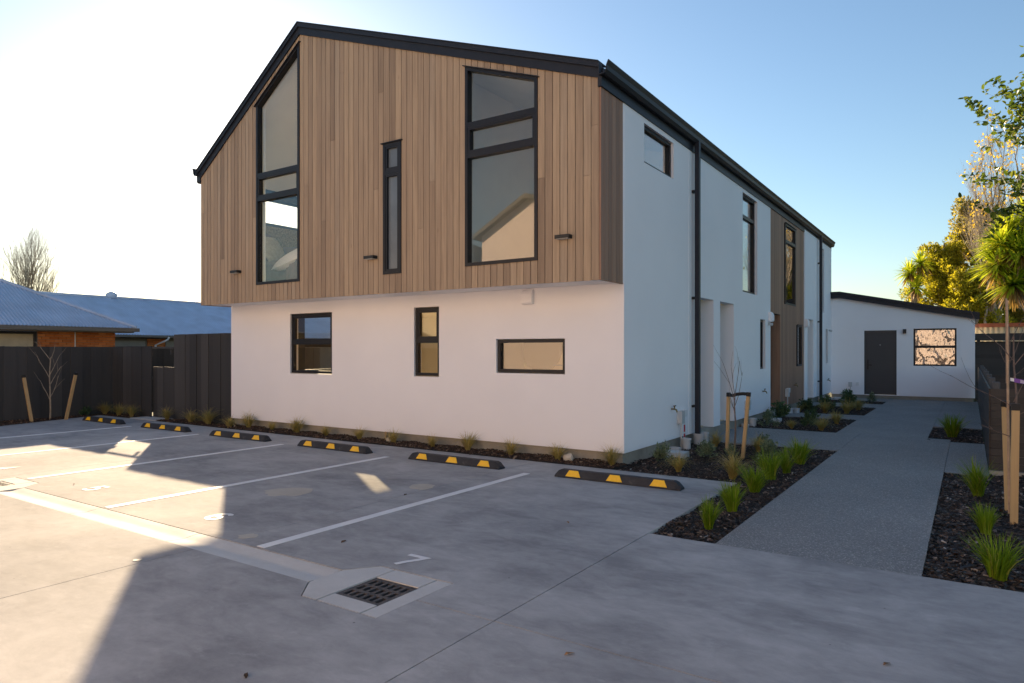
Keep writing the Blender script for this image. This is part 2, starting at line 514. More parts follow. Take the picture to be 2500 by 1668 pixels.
def window(parent, fn, u0, u1, z0, zt, splits=(), d=0.0, depth=0.07, fw=0.050, mull=0.078, sash=(), glass='glass', flash=False, label=None, name='window'):
    """frame mesh with panes as its children; zt may be a function of u (raked head)"""
    zt = lin(zt)
    mb = MB()
    a, b = u0 + fw, u1 - fw
    mb.prism([(u0, z0), (a, z0), (a, zt(a)), (u0, zt(u0))], fn, d, d - depth)
    mb.prism([(b, z0), (u1, z0), (u1, zt(u1)), (b, zt(b))], fn, d, d - depth)
    mb.prism([(a, z0), (b, z0), (b, z0 + fw), (a, z0 + fw)], fn, d, d - depth)
    mb.prism([(a, zt(a) - fw), (b, zt(b) - fw), (b, zt(b)), (a, zt(a))], fn, d, d - depth)
    lows = [lambda u, z0=z0: z0 + fw]
    highs = []
    for sp in splits:
        mb.prism([(a, sp - mull / 2), (b, sp - mull / 2), (b, sp + mull / 2), (a, sp + mull / 2)], fn, d - 0.002, d - depth)
        highs.append(lambda u, sp=sp: sp - mull / 2)
        lows.append(lambda u, sp=sp: sp + mull / 2)
    highs.append(lambda u: zt(u) - fw)
    if flash:
        mb.prism([(u0 - 0.03, zt(u0 - 0.03)), (u1 + 0.03, zt(u1 + 0.03)), (u1 + 0.03, zt(u1 + 0.03) + 0.012), (u0 - 0.03, zt(u0 - 0.03) + 0.012)], fn, d + 0.03, d - 0.03)
    w = mb.out(name, 'frame', parent)
    if label: w['label'] = label
    for k, (lo, hi) in enumerate(zip(lows, highs)):
        pa, pb = a, b
        if k in sash:
            f2 = 0.034
            sb = MB()
            sb.prism([(a, lo(a)), (a + f2, lo(a)), (a + f2, hi(a)), (a, hi(a))], fn, d - 0.008, d - depth + 0.01)
            sb.prism([(b - f2, lo(b)), (b, lo(b)), (b, hi(b)), (b - f2, hi(b))], fn, d - 0.008, d - depth + 0.01)
            sb.prism([(a + f2, lo(a)), (b - f2, lo(b)), (b - f2, lo(b) + f2), (a + f2, lo(a) + f2)], fn, d - 0.008, d - depth + 0.01)
            sb.prism([(a + f2, hi(a) - f2), (b - f2, hi(b) - f2), (b - f2, hi(b)), (a + f2, hi(a))], fn, d - 0.008, d - depth + 0.01)
            sb.out('sash', 'frame', w)
            pa, pb = a + f2, b - f2
            lo2, hi2 = (lambda u, lo=lo: lo(u) + f2), (lambda u, hi=hi: hi(u) - f2)
        else:
            lo2, hi2 = lo, hi
        pm = MB()
        pm.prism([(pa, lo2(pa)), (pb, lo2(pb)), (pb, hi2(pb)), (pa, hi2(pa))], fn, d - depth * 0.55, d - depth * 0.55 - 0.008)
        pm.out('pane', glass, w)
    return w

def slabmesh(xs, ys, skip, z0, z1):
    mb = MB()
    nx, ny = len(xs) - 1, len(ys) - 1
    on = lambda i, j: 0 <= i < nx and 0 <= j < ny and (i, j) not in skip
    for i in range(nx):
        for j in range(ny):
            if not on(i, j): continue
            x0, x1, y0, y1 = xs[i], xs[i + 1], ys[j], ys[j + 1]
            mb.add([(x0, y0, z1), (x1, y0, z1), (x1, y1, z1), (x0, y1, z1)], [(0, 1, 2, 3)])
            for ok, p, q in ((on(i - 1, j), (x0, y1), (x0, y0)), (on(i + 1, j), (x1, y0), (x1, y1)), (on(i, j - 1), (x0, y0), (x1, y0)), (on(i, j + 1), (x1, y1), (x0, y1))):
                if not ok:
                    mb.add([(*p, z0), (*q, z0), (*q, z1), (*p, z1)], [(0, 1, 2, 3)])
    return mb

def polyslab(poly, z0, z1):
    n = len(poly)
    return MB().add([(x, y, z0) for x, y in poly] + [(x, y, z1) for x, y in poly],
                    [tuple(reversed(range(n))), tuple(range(n, 2 * n))] + [(i, (i + 1) % n, (i + 1) % n + n, i + n) for i in range(n)])

# ------------------------------------------------------------------ ground
obj('ground', [(-900, -700, -0.16), (700, -700, -0.16), (700, 1200, -0.16), (-900, 1200, -0.16)], [(0, 1, 2, 3)], 'grass_ground', kind='structure')
pav = empty('concrete_pavement', (0, 0, 0), kind='structure')
J = 0.004
def slab(xs, ys, skip=(), extra=()):
    mb = slabmesh(xs, ys, set(skip), -0.12, 0.0)
    for p in extra:
        e = polyslab(p, -0.12, 0.0)
        mb.add(e.V, e.F)
    return mb.out('slab', 'concrete', pav)
CH0, CH1 = 3.135, 3.445
DX0, DX1, DY0, DY1 = -3.81, -2.95, 2.93, 3.67
T1 = [[(-3.81, 3.445), (-3.63, 3.67), (-3.81, 3.67)], [(-3.81, 2.93), (-3.63, 2.93), (-3.81, 3.135)]]
T0 = [[(-(13.0) - x, y) for x, y in p][::-1] for p in T1]   # mirrored drain at the other end of the channel
E0, E1 = -13.0 - DX1, -13.0 - DX0
slab([-5.2 + J, DX0, DX1, -2.34 - J], [3.29 + J, CH1, DY1, 8.38], [(0, 0), (1, 0), (1, 1)], T1[:1])
slab([-5.2 + J, DX0, DX1, -2.34 - J], [-4.0, DY0, CH0, 3.29 - J], [(0, 2), (1, 1), (1, 2)], T1[1:])
slab([-10.2 + J, E0, E1, -5.2 - J], [CH0 + 0.15, CH1, DY1, 8.38], [(2, 0), (1, 0), (1, 1)], T0[:1])
slab([-10.2 + J, E0, E1, -5.2 - J], [-4.0, DY0, CH0, CH0 + 0.15], [(2, 2), (1, 1), (1, 2), (0, 2)], T0[1:])
slab([-15.2 + J, -10.2 - J], [CH0 + 0.155, 8.38])
slab([-15.2 + J, -10.2 - J], [-4.0, CH0 + 0.145])
polyslab([(-15.2 - J, -4), (-15.2 - J, 8.38), (-17.98, 8.38), (-17.05, 5.8), (-16.2, 3.2), (-15.6, -4)][::-1], -0.12, 0.0).out('slab', 'concrete', pav)
slab([-2.34 + J, 6.0], [3.29 + J, 5.635])
slab([-2.34 + J, 6.0], [-4.0, 3.29 - J])
slab([-15.6, 6.0], [-5.9, -4.008])

# parking lines, bay numbers, pale beige patches
for x, y0 in ((-4.80, 3.47), (-7.31, 3.47), (-9.77, 3.70), (-12.30, 3.47), (-14.78, 3.47)):
    MB().box(x - 0.048, x + 0.048, y0, 7.50, 0.0, 0.004).out('painted_line', 'line', pav)
DIGITS = {
    '7': [[(0.0, 0.235), (0.175, 0.235), (0.145, 0.16), (0.10, 0.08), (0.07, 0.0)]],
    '6': [[(0.165, 0.205), (0.135, 0.235), (0.09, 0.24), (0.05, 0.215), (0.028, 0.165), (0.022, 0.11), (0.03, 0.06), (0.055, 0.028), (0.095, 0.018), (0.135, 0.03), (0.16, 0.065), (0.155, 0.105), (0.125, 0.135), (0.085, 0.138), (0.055, 0.122)]],
    '5': [[(0.165, 0.235), (0.045, 0.235), (0.03, 0.135), (0.075, 0.155), (0.125, 0.145), (0.158, 0.105), (0.155, 0.06), (0.12, 0.024), (0.07, 0.018), (0.015, 0.04)]],
    '4': [[(0.13, 0.0), (0.13, 0.24), (0.10, 0.22), (0.01, 0.085)], [(0.0, 0.075), (0.19, 0.075)]]}
def number(txt, cx, cy):
    mb = MB()
    hw = 0.024
    for lvl, pl in enumerate(DIGITS[txt]):
        P = [Vector((cx - 0.09 + x, cy + y)) for x, y in pl]
        L, Rr = [], []
        for i, p in enumerate(P):
            d0 = (p - P[i - 1]).normalized() if i else (P[1] - p).normalized()
            d1 = (P[i + 1] - p).normalized() if i < len(P) - 1 else d0
            t = (d0 + d1).normalized()
            n = Vector((-t.y, t.x))
            k = hw / max(0.55, n.dot(Vector((-d0.y, d0.x))))
            L.append(p + n * k)
            Rr.append(p - n * k)
        z = 0.0035 + 0.0008 * lvl
        V = [(q.x, q.y, z) for q in L] + [(q.x, q.y, z) for q in Rr]
        m = len(P)
        mb.add(V, [(i, i + m, i + 1 + m, i + 1) for i in range(m - 1)])
    return mb.out('painted_number', 'line', pav)
for t, x in (('7', -3.56), ('6', -6.02), ('5', -8.44), ('4', -10.90)):
    number(t, x, 3.755)
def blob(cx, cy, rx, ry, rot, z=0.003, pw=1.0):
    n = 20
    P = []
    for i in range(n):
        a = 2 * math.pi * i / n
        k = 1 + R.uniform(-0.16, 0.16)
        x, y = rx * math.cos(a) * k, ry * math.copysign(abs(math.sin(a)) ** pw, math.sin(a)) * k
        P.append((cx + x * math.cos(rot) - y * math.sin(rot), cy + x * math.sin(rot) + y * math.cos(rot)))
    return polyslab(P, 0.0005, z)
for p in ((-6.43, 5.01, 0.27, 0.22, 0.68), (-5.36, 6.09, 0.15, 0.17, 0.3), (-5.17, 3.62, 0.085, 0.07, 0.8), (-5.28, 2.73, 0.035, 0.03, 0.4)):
    blob(*p).out('pale_patch', 'patch', pav)  # thin irregular blobs of paler beige concrete on the slabs

# ------------------------------------------------------------------ drains
def drain(label, fx):
    X = lambda x: fx(x)
    t = empty('drain_sump', (X(-3.285), 3.28, 0), label=label, cat='drain')
    def sec(poly, z1=-0.001):
        P = [(X(x), y) for x, y in poly]
        return polyslab(P, -0.1, z1).out('concrete_surround', 'channel', t, recalc=True)
    g = 0.007
    sec([(-3.80, 3.14), (-3.63, 2.94), (-3.49 - g, 2.94), (-3.49 - g, 3.66), (-3.63, 3.66), (-3.80, 3.44)])
    sec([(-3.49 + g, 2.94), (-3.09 - g, 2.94), (-3.09 - g, 3.085), (-3.49 + g, 3.085)])
    sec([(-3.49 + g, 3.475), (-3.09 - g, 3.475), (-3.09 - g, 3.66), (-3.49 + g, 3.66)])
    sec([(-3.09 + g, 2.94), (-2.955, 2.94), (-2.955, 3.66), (-3.09 + g, 3.66)])
    # iron grate: three rows of six slots
    x0, x1, y0, y1 = -3.485, -3.095, 3.09, 3.47
    rim = 0.022
    xs, ys = [x0, x0 + rim], [y0, y0 + rim]
    w = (x1 - x0 - 2 * rim)
    for i in range(6):
        a = x0 + rim + w * i / 6
        xs += [a + w / 6 * 0.22, a + w / 6 * 0.80]
    xs += [x1]
    h = (y1 - y0 - 2 * rim)
    for j in range(3):
        a = y0 + rim + h * j / 3
        ys += [a + h / 3 * 0.14, a + h / 3 * 0.86]
    ys += [y1]
    skip = {(2 + 2 * i, 2 + 2 * j) for i in range(6) for j in range(3)}
    mb = slabmesh(sorted(X(x) for x in xs), ys, skip if X(1) > X(0) else {(len(xs) - 2 - i, j) for i, j in skip}, -0.035, -0.006)
    gr = mb.out('iron_grate', 'iron', t)
    pit = MB()
    a, b = sorted((X(x0), X(x1)))
    pit.add([(a, y0, -0.05), (b, y0, -0.05), (b, y1, -0.05), (a, y1, -0.05), (a, y0, -0.5), (b, y0, -0.5), (b, y1, -0.5), (a, y1, -0.5)],
            [(0, 1, 5, 4), (1, 2, 6, 5), (2, 3, 7, 6), (3, 0, 4, 7), (4, 5, 6, 7)])
    pit.out('pit', 'pit', t)
drain('square iron drain grate in pale concrete surround beside the painted number seven', lambda x: x)
drain('sunlit iron drain grate at the far left end of the channel', lambda x: -13.0 - x)
ch = empty('drain_channel', (-6.5, 3.29, 0), label='pale precast concrete dish channel running between the two drain grates', cat='drain channel')
for a, b in ((-9.185, -7.36), (-7.352, -5.62), (-5.612, -3.815)):
    prof = [(CH0 + 0.004, -0.003), (CH0 + 0.02, -0.003), (3.20, -0.007), (3.255, -0.013), (3.275, -0.015), (3.305, -0.015), (3.325, -0.013), (3.375, -0.007), (CH1 - 0.022, -0.003), (CH1 - 0.008, -0.003), (CH1 - 0.008, -0.1), (CH0 + 0.004, -0.1)]
    mb = MB()
    n = len(prof)
    mb.add([(a, y, z) for y, z in prof] + [(b, y, z) for y, z in prof], [tuple(range(n)), tuple(reversed(range(n, 2 * n)))] + [(i, i + n, (i + 1) % n + n, (i + 1) % n) for i in range(n)])
    mb.out('channel_section', 'channel', ch, recalc=True)

# ------------------------------------------------------------------ wheel stops
def wheel_stop(xc, label):
    t = empty('wheel_stop', (xc, 7.585, 0), label=label, cat='wheel stop', group='wheel stops at the head of the parking bays')
    L, w, h = 0.825, 0.075, 0.10
    y = 7.585
    mb = MB()
    st = [(-L, 0.0, w * 0.96, 0.035, w * 0.5), (-L + 0.05, 0.0, w, 0.085, w * 0.62), (-L + 0.085, 0.0, w, h, w * 0.58), (L - 0.085, 0.0, w, h, w * 0.58), (L - 0.05, 0, w, 0.085, w * 0.62), (L, 0.0, w * 0.96, 0.035, w * 0.5)]
    n = 6
    V = []
    for x, z0, wb, zt, wt in st:
        V += [(xc + x, y - wb, 0.0), (xc + x, y - wb, 0.018), (xc + x, y - wt, zt), (xc + x, y + wt, zt), (xc + x, y + wb, 0.018), (xc + x, y + wb, 0.0)]
    F = [tuple(range(n)), tuple(reversed(range(len(V) - n, len(V))))]
    for i in range(len(st) - 1):
        for j in range(n):
            k = (j + 1) % n
            F.append((i * n + j, (i + 1) * n + j, (i + 1) * n + k, i * n + k))
    t.rotation_euler = (0, 0, R.gauss(0, 0.008))
    obj('rubber_body', V, F, 'rubber', t, recalc=True, bevel=0.006)
    for px in (-0.33, 0.33):
        MB().tube([(xc + px, y, h - 0.004), (xc + px, y, h + 0.004)], [0.017, 0.015], 10).out('bolt', 'iron', t)
    for px in (-0.56, 0.0, 0.56):
        for sy in (-1, 1):
            bw, tw = 0.105, 0.062
            P = []
            for (u, f) in ((-bw, 0.06), (bw, 0.06), (tw, 0.95), (-tw, 0.95)):
                zz = 0.018 + (h - 0.018) * f
                yy = w + (w * 0.58 - w) * f
                P.append((xc + px + u, y + sy * (yy + 0.003), zz + 0.001))
            P += [(a, b - sy * 0.004, c) for a, b, c in P]
            obj('reflector', P, [(0, 1, 2, 3), (7, 6, 5, 4), (0, 4, 5, 1), (1, 5, 6, 2), (2, 6, 7, 3), (3, 7, 4, 0)], 'yellow', t, recalc=True)
    return t
for x, l in ((-3.565, 'nearest black and yellow rubber wheel stop, in bay seven'), (-6.075, 'second nearest rubber wheel stop, heading bay six'),
             (-8.585, 'rubber wheel stop heading bay five, third from the right'), (-11.11, 'rubber wheel stop in front of the white wall\'s left end, fourth from the right'),
             (-13.59, 'rubber wheel stop before the tall charcoal fence, second from the left'), (-16.13, 'farthest rubber wheel stop, leftmost by the low fence corner')):
    wheel_stop(x, l)

# ------------------------------------------------------------------ aggregate paths (one sheet per pour)
path = empty('garden_path', (0, 0, 0), kind='structure')
def pslab(x0, x1, y0, y1):
    MB().box(x0, x1, y0, y1, -0.12, -0.001).out('path_slab', 'agg', path)
j = 0.004
pslab(-1.755, -0.285, 5.64, 12.0 - j)
pslab(-4.06, -1.755 - j, 12.0, 14.62)
pslab(-5.6, -4.065, 11.85, 14.15)
pslab(-1.755, -0.285, 12.0, 14.62 - j)
pslab(-0.28, 0.21, 10.66, 14.24)
pslab(-2.17, -0.64, 14.62, 17.0 - j)
pslab(-2.17, -0.64, 17.0, 25.85)
pslab(-4.06, -2.175, 17.60, 18.88)
pslab(-5.2, -4.065, 17.2, 18.3)
pslab(-4.06, -2.175, 21.57, 23.1)
pslab(-4.06, -2.175, 24.42, 25.85)
pslab(-0.635, 0.21, 16.95, 25.85)

# ------------------------------------------------------------------ bark beds
def inside(poly, x, y):
    c = False
    n = len(poly)
    for i in range(n):
        x0, y0 = poly[i]
        x1, y1 = poly[(i + 1) % n]
        if (y0 > y) != (y1 > y) and x < (x1 - x0) * (y - y0) / (y1 - y0) + x0:
            c = not c
    return c
def bed(poly, dens, z, mat, size=(0.018, 0.05), mound=0.012):
    bed_soil = polyslab(poly, -0.14, z - 0.012).out('garden_bed', 'soil', None, kind='structure', recalc=True)
    xs = [p[0] for p in poly]; ys = [p[1] for p in poly]
    area = abs(sum(poly[i][0] * poly[(i + 1) % len(poly)][1] - poly[(i + 1) % len(poly)][0] * poly[i][1] for i in range(len(poly)))) / 2
    n = int(area * dens)
    V, F = [], []
    k = 0
    while k < n:
        x, y = R.uniform(min(xs), max(xs)), R.uniform(min(ys), max(ys))
        if not inside(poly, x, y):
            continue
        k += 1
        l = R.uniform(*size) * (1.6 if R.random() < 0.08 else 1)
        w = l * R.uniform(0.28, 0.6)
        t = R.uniform(0.004, 0.012)
        a, p, q = R.uniform(0, math.pi), R.gauss(0, 0.28), R.gauss(0, 0.28)
        m = Matrix.Rotation(a, 3, 'Z') @ Matrix.Rotation(p, 3, 'Y') @ Matrix.Rotation(q, 3, 'X')
        c = Vector((x, y, z - 0.008 + R.random() * 0.016 + mound * math.sin(x * 7.3) * math.cos(y * 6.1)))
        b = len(V)
        e = R.uniform(0.5, 0.95)
        for dz, f in ((-t / 2, 1.0), (t / 2, 0.86)):
            for sx, sy in ((-1, -e), (1, -1), (e, 1), (-1, e)):
                V.append(tuple(c + m @ Vector((sx * l / 2 * f, sy * w / 2 * f, dz))))
        F += [(b + 4, b + 5, b + 6, b + 7), (b, b + 1, b + 5, b + 4), (b + 1, b + 2, b + 6, b + 5), (b + 2, b + 3, b + 7, b + 6), (b + 3, b, b + 4, b + 7)]
    obj('bark_mulch', V, F, mat, None, kind='stuff', label='loose dark bark chips covering a garden bed', category='mulch') if False else setp(obj('bark_mulch', V, F, mat, None), label='loose dark bark chips covering a garden bed', cat='mulch', kind='stuff')
bed([(-13.1, 8.385), (-4.0, 8.385), (-4.0, 8.86), (-13.1, 8.86)], 1500, 0.025, 'chip_brown')
bed([(-4.0, 8.385), (-2.34, 8.385), (-2.335, 5.645), (-1.76, 5.645), (-1.76, 11.995), (-4.06, 11.995), (-4.06, 8.86)], 1300, -0.02, 'chip')
bed([(-4.06, 14.625), (-2.175, 14.625), (-2.175, 17.595), (-4.06, 17.595)], 750, -0.01, 'chip')
bed([(-4.06, 18.885), (-2.175, 18.885), (-2.175, 21.565), (-4.06, 21.565)], 600, -0.01, 'chip')
bed([(-4.06, 23.105), (-2.175, 23.105), (-2.175, 24.415), (-4.06, 24.415)], 500, -0.01, 'chip')
bed([(-0.635, 14.245), (0.2, 14.245), (0.2, 16.945), (-0.635, 16.945)], 900, -0.02, 'chip')
bed([(-0.28, 5.64), (2.2, 5.64), (2.2, 10.92), (0.215, 10.92), (0.215, 10.65), (-0.28, 10.65)], 1300, -0.022, 'chip', (0.022, 0.058))
bed([(-18.2, 8.74), (-17.98, 8.385), (-17.05, 5.8), (-16.2, 3.2), (-18.2, 3.2)], 700, 0.01, 'chip_brown')
bed([(-18.2, 8.385 + 0.01), (-16.6, 8.385 + 0.01), (-16.6, 8.74), (-18.2, 8.74)], 900, 0.01, 'chip_brown')
bed([(-15.45, 8.385 + 0.01), (-13.105, 8.385 + 0.01), (-13.105, 8.80), (-15.45, 8.80)], 1200, 0.02, 'chip_brown')
MB().box(-16.58, -15.47, 8.39, 8.93, -0.12, 0.012).out('paving_slab', 'channel', None, kind='structure')

# ------------------------------------------------------------------ the townhouse block
YF, YW, XS, XL, YB = 8.07, 8.78, -4.01, -13.13, 25.85
AX, AZ = -10.02, 7.30
sL, sR = (7.30 - 5.14) / (AX - XL), (7.30 - 5.185) / (XS - 0.03 - AX)
roofline = lambda u: AZ - (AX - u) * sL if u < AX else AZ - (u - AX) * sR
house = empty('townhouse', ((XL + XS) / 2, 17, 0), label='two storey townhouse block with cedar clad upper front over white rendered walls', cat='house')

W1 = dict(u0=-11.29, u1=-10.035, z0=2.855, zt=lambda u: 7.165 - (-10.01 - u) * 0.70)
W3 = dict(u0=-6.26, u1=-4.99, z0=2.86, zt=lambda u: 5.845 - (u + 6.26) * 0.345)
W2 = dict(u0=-7.95, u1=-7.555, z0=2.845, zt=4.97)
opsF = [(w['u0'], w['u1'], w['z0'], w['zt']) for w in (W1, W2, W3)]
ffn = front(YF)
# dark wrap and inner lining behind the boards
wall('wall_wrap', ffn, XL + 0.03, XS - 0.04, 2.57, roofline, 0.02, 'paper', house, opsF, [AX], d=-0.026)
wall('upper_front_wall', ffn, XL + 0.03, XS - 0.04, 2.62, roofline, 0.16, 'paint_up', house, opsF, [AX], d=-0.048)
# every cladding board
edges = [XL, -11.29, -10.035, AX, -7.95, -7.555, -6.26, -4.99, XS - 0.03]
edges = [XL, -11.29, -10.035, -7.95, -7.555, -6.26, -4.99, XS - 0.03]
GAP = 0.0048
for a, b in zip(edges, edges[1:]):
    n = max(1, round((b - a) / 0.1135))
    for i in range(n):
        u0, u1 = a + (b - a) * i / n + GAP, a + (b - a) * (i + 1) / n - GAP
        br = [AX] if u0 < AX < u1 else []
        ops = [o for o in opsF if o[0] - 0.01 < (u0 + u1) / 2 < o[1] + 0.01]
        ops = [(u0 - 1, u1 + 1, o[2], o[3]) for o in ops]
        cuts = []
        if not ops and R.random() < 0.42:
            zc = R.uniform(3.2, roofline((u0 + u1) / 2) - 0.5)
            cuts = [(u0 - 1, u1 + 1, zc, zc + 0.003)]
        rec = -R.uniform(0, 0.003)
        qs = columns(u0, u1, 2.535, lambda u: roofline(u) - 0.002, ops + cuts, br)
        # quads that sit side by side (apex board) stay one board
        mid = {}
        for q in qs:
            mid.setdefault(round((q[0][1] + q[1][1]) / 2, 1), []).append(q)
        for q in qs:
            MB().prism(q, ffn, rec, -0.022).out('cladding_board', 'cedar', house)
window(house, ffn, splits=(4.48, 4.93), d=0.012, depth=0.11, sash=(1,), flash=True, label='tall window with raked head beside the roof apex', **W1)
window(house, ffn, splits=(4.50,), d=0.012, depth=0.09, sash=(0, 1), glass='glass_frost', flash=True, label='narrow frosted slot window', **W2)
window(house, ffn, splits=(4.51, 4.96), d=0.012, depth=0.11, sash=(1,), flash=True, label='tall three pane window with sloping head', **W3)
# drainage slots of the sills
for u in (-6.17, -5.08, -7.87, -7.64):
    MB().ubox(ffn, u - 0.025, u + 0.025, 0.0135, 0.010, 2.872, 2.882).out('weep_hole', 'black', house)

# overhang return, soffit
rfn = right(XS - 0.005)
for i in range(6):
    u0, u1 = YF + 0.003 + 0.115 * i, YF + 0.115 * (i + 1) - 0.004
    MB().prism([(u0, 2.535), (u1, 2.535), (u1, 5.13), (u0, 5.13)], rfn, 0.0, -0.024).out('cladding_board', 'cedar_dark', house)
MB().box(XS - 0.06, XS - 0.031, YF + 0.03, YW, 2.54, 5.13).out('wall_wrap', 'paper', house)
MB().box(XL + 0.02, XS - 0.035, YF + 0.028, YW + 0.05, 2.552, 2.60).out('soffit', 'white', house)
lfn0 = left(XL)
for i in range(6):
    u0, u1 = YF + 0.003 + 0.115 * i, YF + 0.115 * (i + 1) - 0.004
    MB().prism([(u0, 2.535), (u1, 2.535), (u1, 5.10), (u0, 5.10)], lfn0, 0.0, -0.024).out('cladding_board', 'cedar', house)

# lower front wall
gfn = front(YW)
G1 = (-11.205, -9.985, 1.155, 2.335)
G2 = (-7.925, -7.365, 1.165, 2.345)
G3 = (-6.195, -4.955, 1.255, 1.785)
wall('front_wall', gfn, XL - 0.02, XS - 0.003, 0.165, 2.552, 0.20, 'white', house, [G1, G2, G3])
for gq, sp in ((G1, (1.765,)), (G2, (1.775,)), (G3, ())):
    window(house, gfn, gq[0] + 0.012, gq[1] - 0.004, gq[2] + 0.012, gq[3] - 0.008, sp, d=-0.028, depth=0.08, sash=(1,) if sp else ())
MB().box(XL + 0.04, XS - 0.045, YW + 0.05, YB - 0.05, -0.15, 0.164).out('foundation', 'found', house)

# roof, barge boards, gutters
def slope_bar(mb, z0, z1, y0, y1, uL=XL - 0.10, uR=XS - 0.01):
    f = lambda u, d, z: (u, y0 + d, z)
    mb.prism([(uL, roofline(uL) + z0), (AX, AZ + z0), (AX, AZ + z1), (uL, roofline(uL) + z1)], f, 0, y1 - y0)
    mb.prism([(AX, AZ + z0), (uR, roofline(uR) + z0), (uR, roofline(uR) + z1), (AX, AZ + z1)], f, 0, y1 - y0)
    return mb
rf = slope_bar(MB(), 0.02, 0.14, YF + 0.01, YB + 0.05, XL - 0.14, XS + 0.02).out('roof', 'roof', house)
slope_bar(MB(), -0.002, 0.128, YF - 0.028, YF + 0.004).out('barge_board', 'roof', rf)
slope_bar(MB(), 0.128, 0.20, YF - 0.062, YF + 0.05).out('barge_capping', 'roof', rf)
slope_bar(MB(), 0.20, 0.216, YF - 0.075, YF + 0.20).out('verge_flashing', 'roof', rf)
slope_bar(MB(), -0.10, 0.018, YF + 0.21, YB - 0.25, XL + 0.2, XS - 0.2).out('ceiling', 'paint_up', house)
def gutter(name, sx, x0, y0, y1, z):
    P = [(0.0, 0.0), (0.085, 0.0), (0.118, 0.045), (0.125, 0.10), (0.150, 0.150), (0.150, 0.165), (0.140, 0.165), (0.112, 0.105), (0.105, 0.055), (0.078, 0.014), (0.012, 0.014), (0.012, 0.13), (0.0, 0.13)]
    n = len(P)
    V = [(x0 + sx * a, y0, z + b) for a, b in P] + [(x0 + sx * a, y1, z + b) for a, b in P]
    F = [tuple(range(n)), tuple(reversed(range(n, 2 * n)))] + [(i, (i + 1) % n, (i + 1) % n + n, i + n) for i in range(n)]
    return obj(name, V, F, 'roof', house, recalc=True)
gutter('gutter', 1, XS - 0.004, YF - 0.08, YB + 0.05, 5.20)
gutter('gutter', -1, XL - 0.03, YF - 0.08, YB + 0.05, 5.20)
MB().box(XS - 0.035, XS + 0.018, YF - 0.03, YB + 0.04, 5.065, 5.195).out('fascia', 'roof', house)
MB().box(XL - 0.04, XL + 0.015, YF - 0.03, YB + 0.04, 5.065, 5.195).out('fascia', 'roof', house)

# right side wall: white render, porches, timber panel
sfn = right(XS)
HW = (9.49, 10.70, 4.40, 4.985)
S2 = (14.78, 15.98, 2.865, 4.985)
S5 = (23.72, 24.42, 2.86, 4.94)
SL = (16.24, 16.72, 1.175, 2.335)
S6 = (24.76, 25.16, 1.175, 2.335)
P1, P2, P3 = (11.89, 12.79, 0.0, 2.56), (13.20, 14.12, 0.0, 2.56), (21.66, 22.56, 0.0, 2.55)
wall('side_wall', sfn, YW + 0.004, 17.22, 0.165, 5.14, 0.20, 'white', house, [HW, S2, SL, P1, P2])
MB().box(XS - 0.2, XS - 0.004, YW - 0.028, YW + 0.004, 2.555, 5.14).out('corner_trim', 'white', house)
wall('side_wall', sfn, 21.24, YB, 0.165, 5.14, 0.20, 'white', house, [S5, S6, P3], d=0.02)
T3 = (18.82, 20.10, 2.83, 4.955)
T4 = (20.32, 20.95, 1.17, 2.33)
PT = (17.28, 18.25, 0.0, 2.525)
wall('side_wall', sfn, 17.22, 21.24, 0.165, 5.14, 0.18, 'paper', house, [T3, T4, (17.22, 18.25, 0.0, 2.525)], d=-0.03)
ed = [17.225, 18.25, 18.82, 20.10, 20.32, 20.95, 21.235]
for a, b in zip(ed, ed[1:]):
    n = max(1, round((b - a) / 0.115))
    for i in range(n):
        u0, u1 = a + (b - a) * i / n + 0.0035, a + (b - a) * (i + 1) / n - 0.0035
        m = (u0 + u1) / 2
        ops = [(u0 - 1, u1 + 1, o[2], o[3]) for o in (T3, T4, PT) if o[0] - 0.06 < m < o[1] + 0.001]
        for q in columns(u0, u1, 0.165, 5.14, ops):
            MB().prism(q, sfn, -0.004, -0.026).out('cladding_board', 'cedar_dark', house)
def porch(a, b, zt, depth, matt, door_u=None, matl='white'):
    X1 = XS - depth
    g = 0.003
    zc = zt
    MB().box(X1, XS - 0.201, b + g, b + 0.20, 0.165, zc).out('porch_reveal', matl, house)
    MB().box(X1, XS - 0.201, a - 0.20, a - g, 0.165, zc).out('porch_reveal', matl, house)
    MB().box(X1 - 0.1, XS - 0.201, a - 0.2, b + 0.2, zc + g, zc + 0.06).out('porch_ceiling', 'white', house)
    MB().box(X1 - 0.12, X1 - 0.005, a - 0.2, b + 0.2, 0.0, zc).out('porch_back_wall', matl, house)
    d = MB().box(X1 - 0.003, X1 + 0.035, a + 0.06, b - 0.06, 0.02, 2.1).out('front_door', 'door', house)
    MB().box(X1 + 0.036, X1 + 0.075, a + 0.11, a + 0.14, 0.95, 1.12).out('handle', 'black', d)
    MB().box(X1, XS - 0.05, a - 0.19, b + 0.19, -0.1, -0.002).out('porch_floor', 'channel', house)
MB().box(XS - 0.215, XS - 0.029, 18.235, 18.2495, 0.165, 2.524).out('reveal_lining', 'cedar_dark', house)
MB().box(XS - 0.215, XS - 0.029, 17.226, 18.234, 2.5255, 2.538).out('reveal_lining', 'cedar_dark', house)
porch(P1[0], P1[1], 2.56, 1.35, 'white')
porch(P2[0], P2[1], 2.56, 1.35, 'white')
porch(P3[0], P3[1], 2.55, 1.35, 'white')
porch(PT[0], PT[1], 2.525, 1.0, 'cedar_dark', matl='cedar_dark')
for a, b in ((12.79, 13.20), (22.56, 22.9), (14.12, 14.4), (11.6, 11.89)):
    MB().box(XS - 0.5, XS - 0.05, a + 0.03, b - 0.03, -0.1, 0.16).out('foundation', 'found', house)
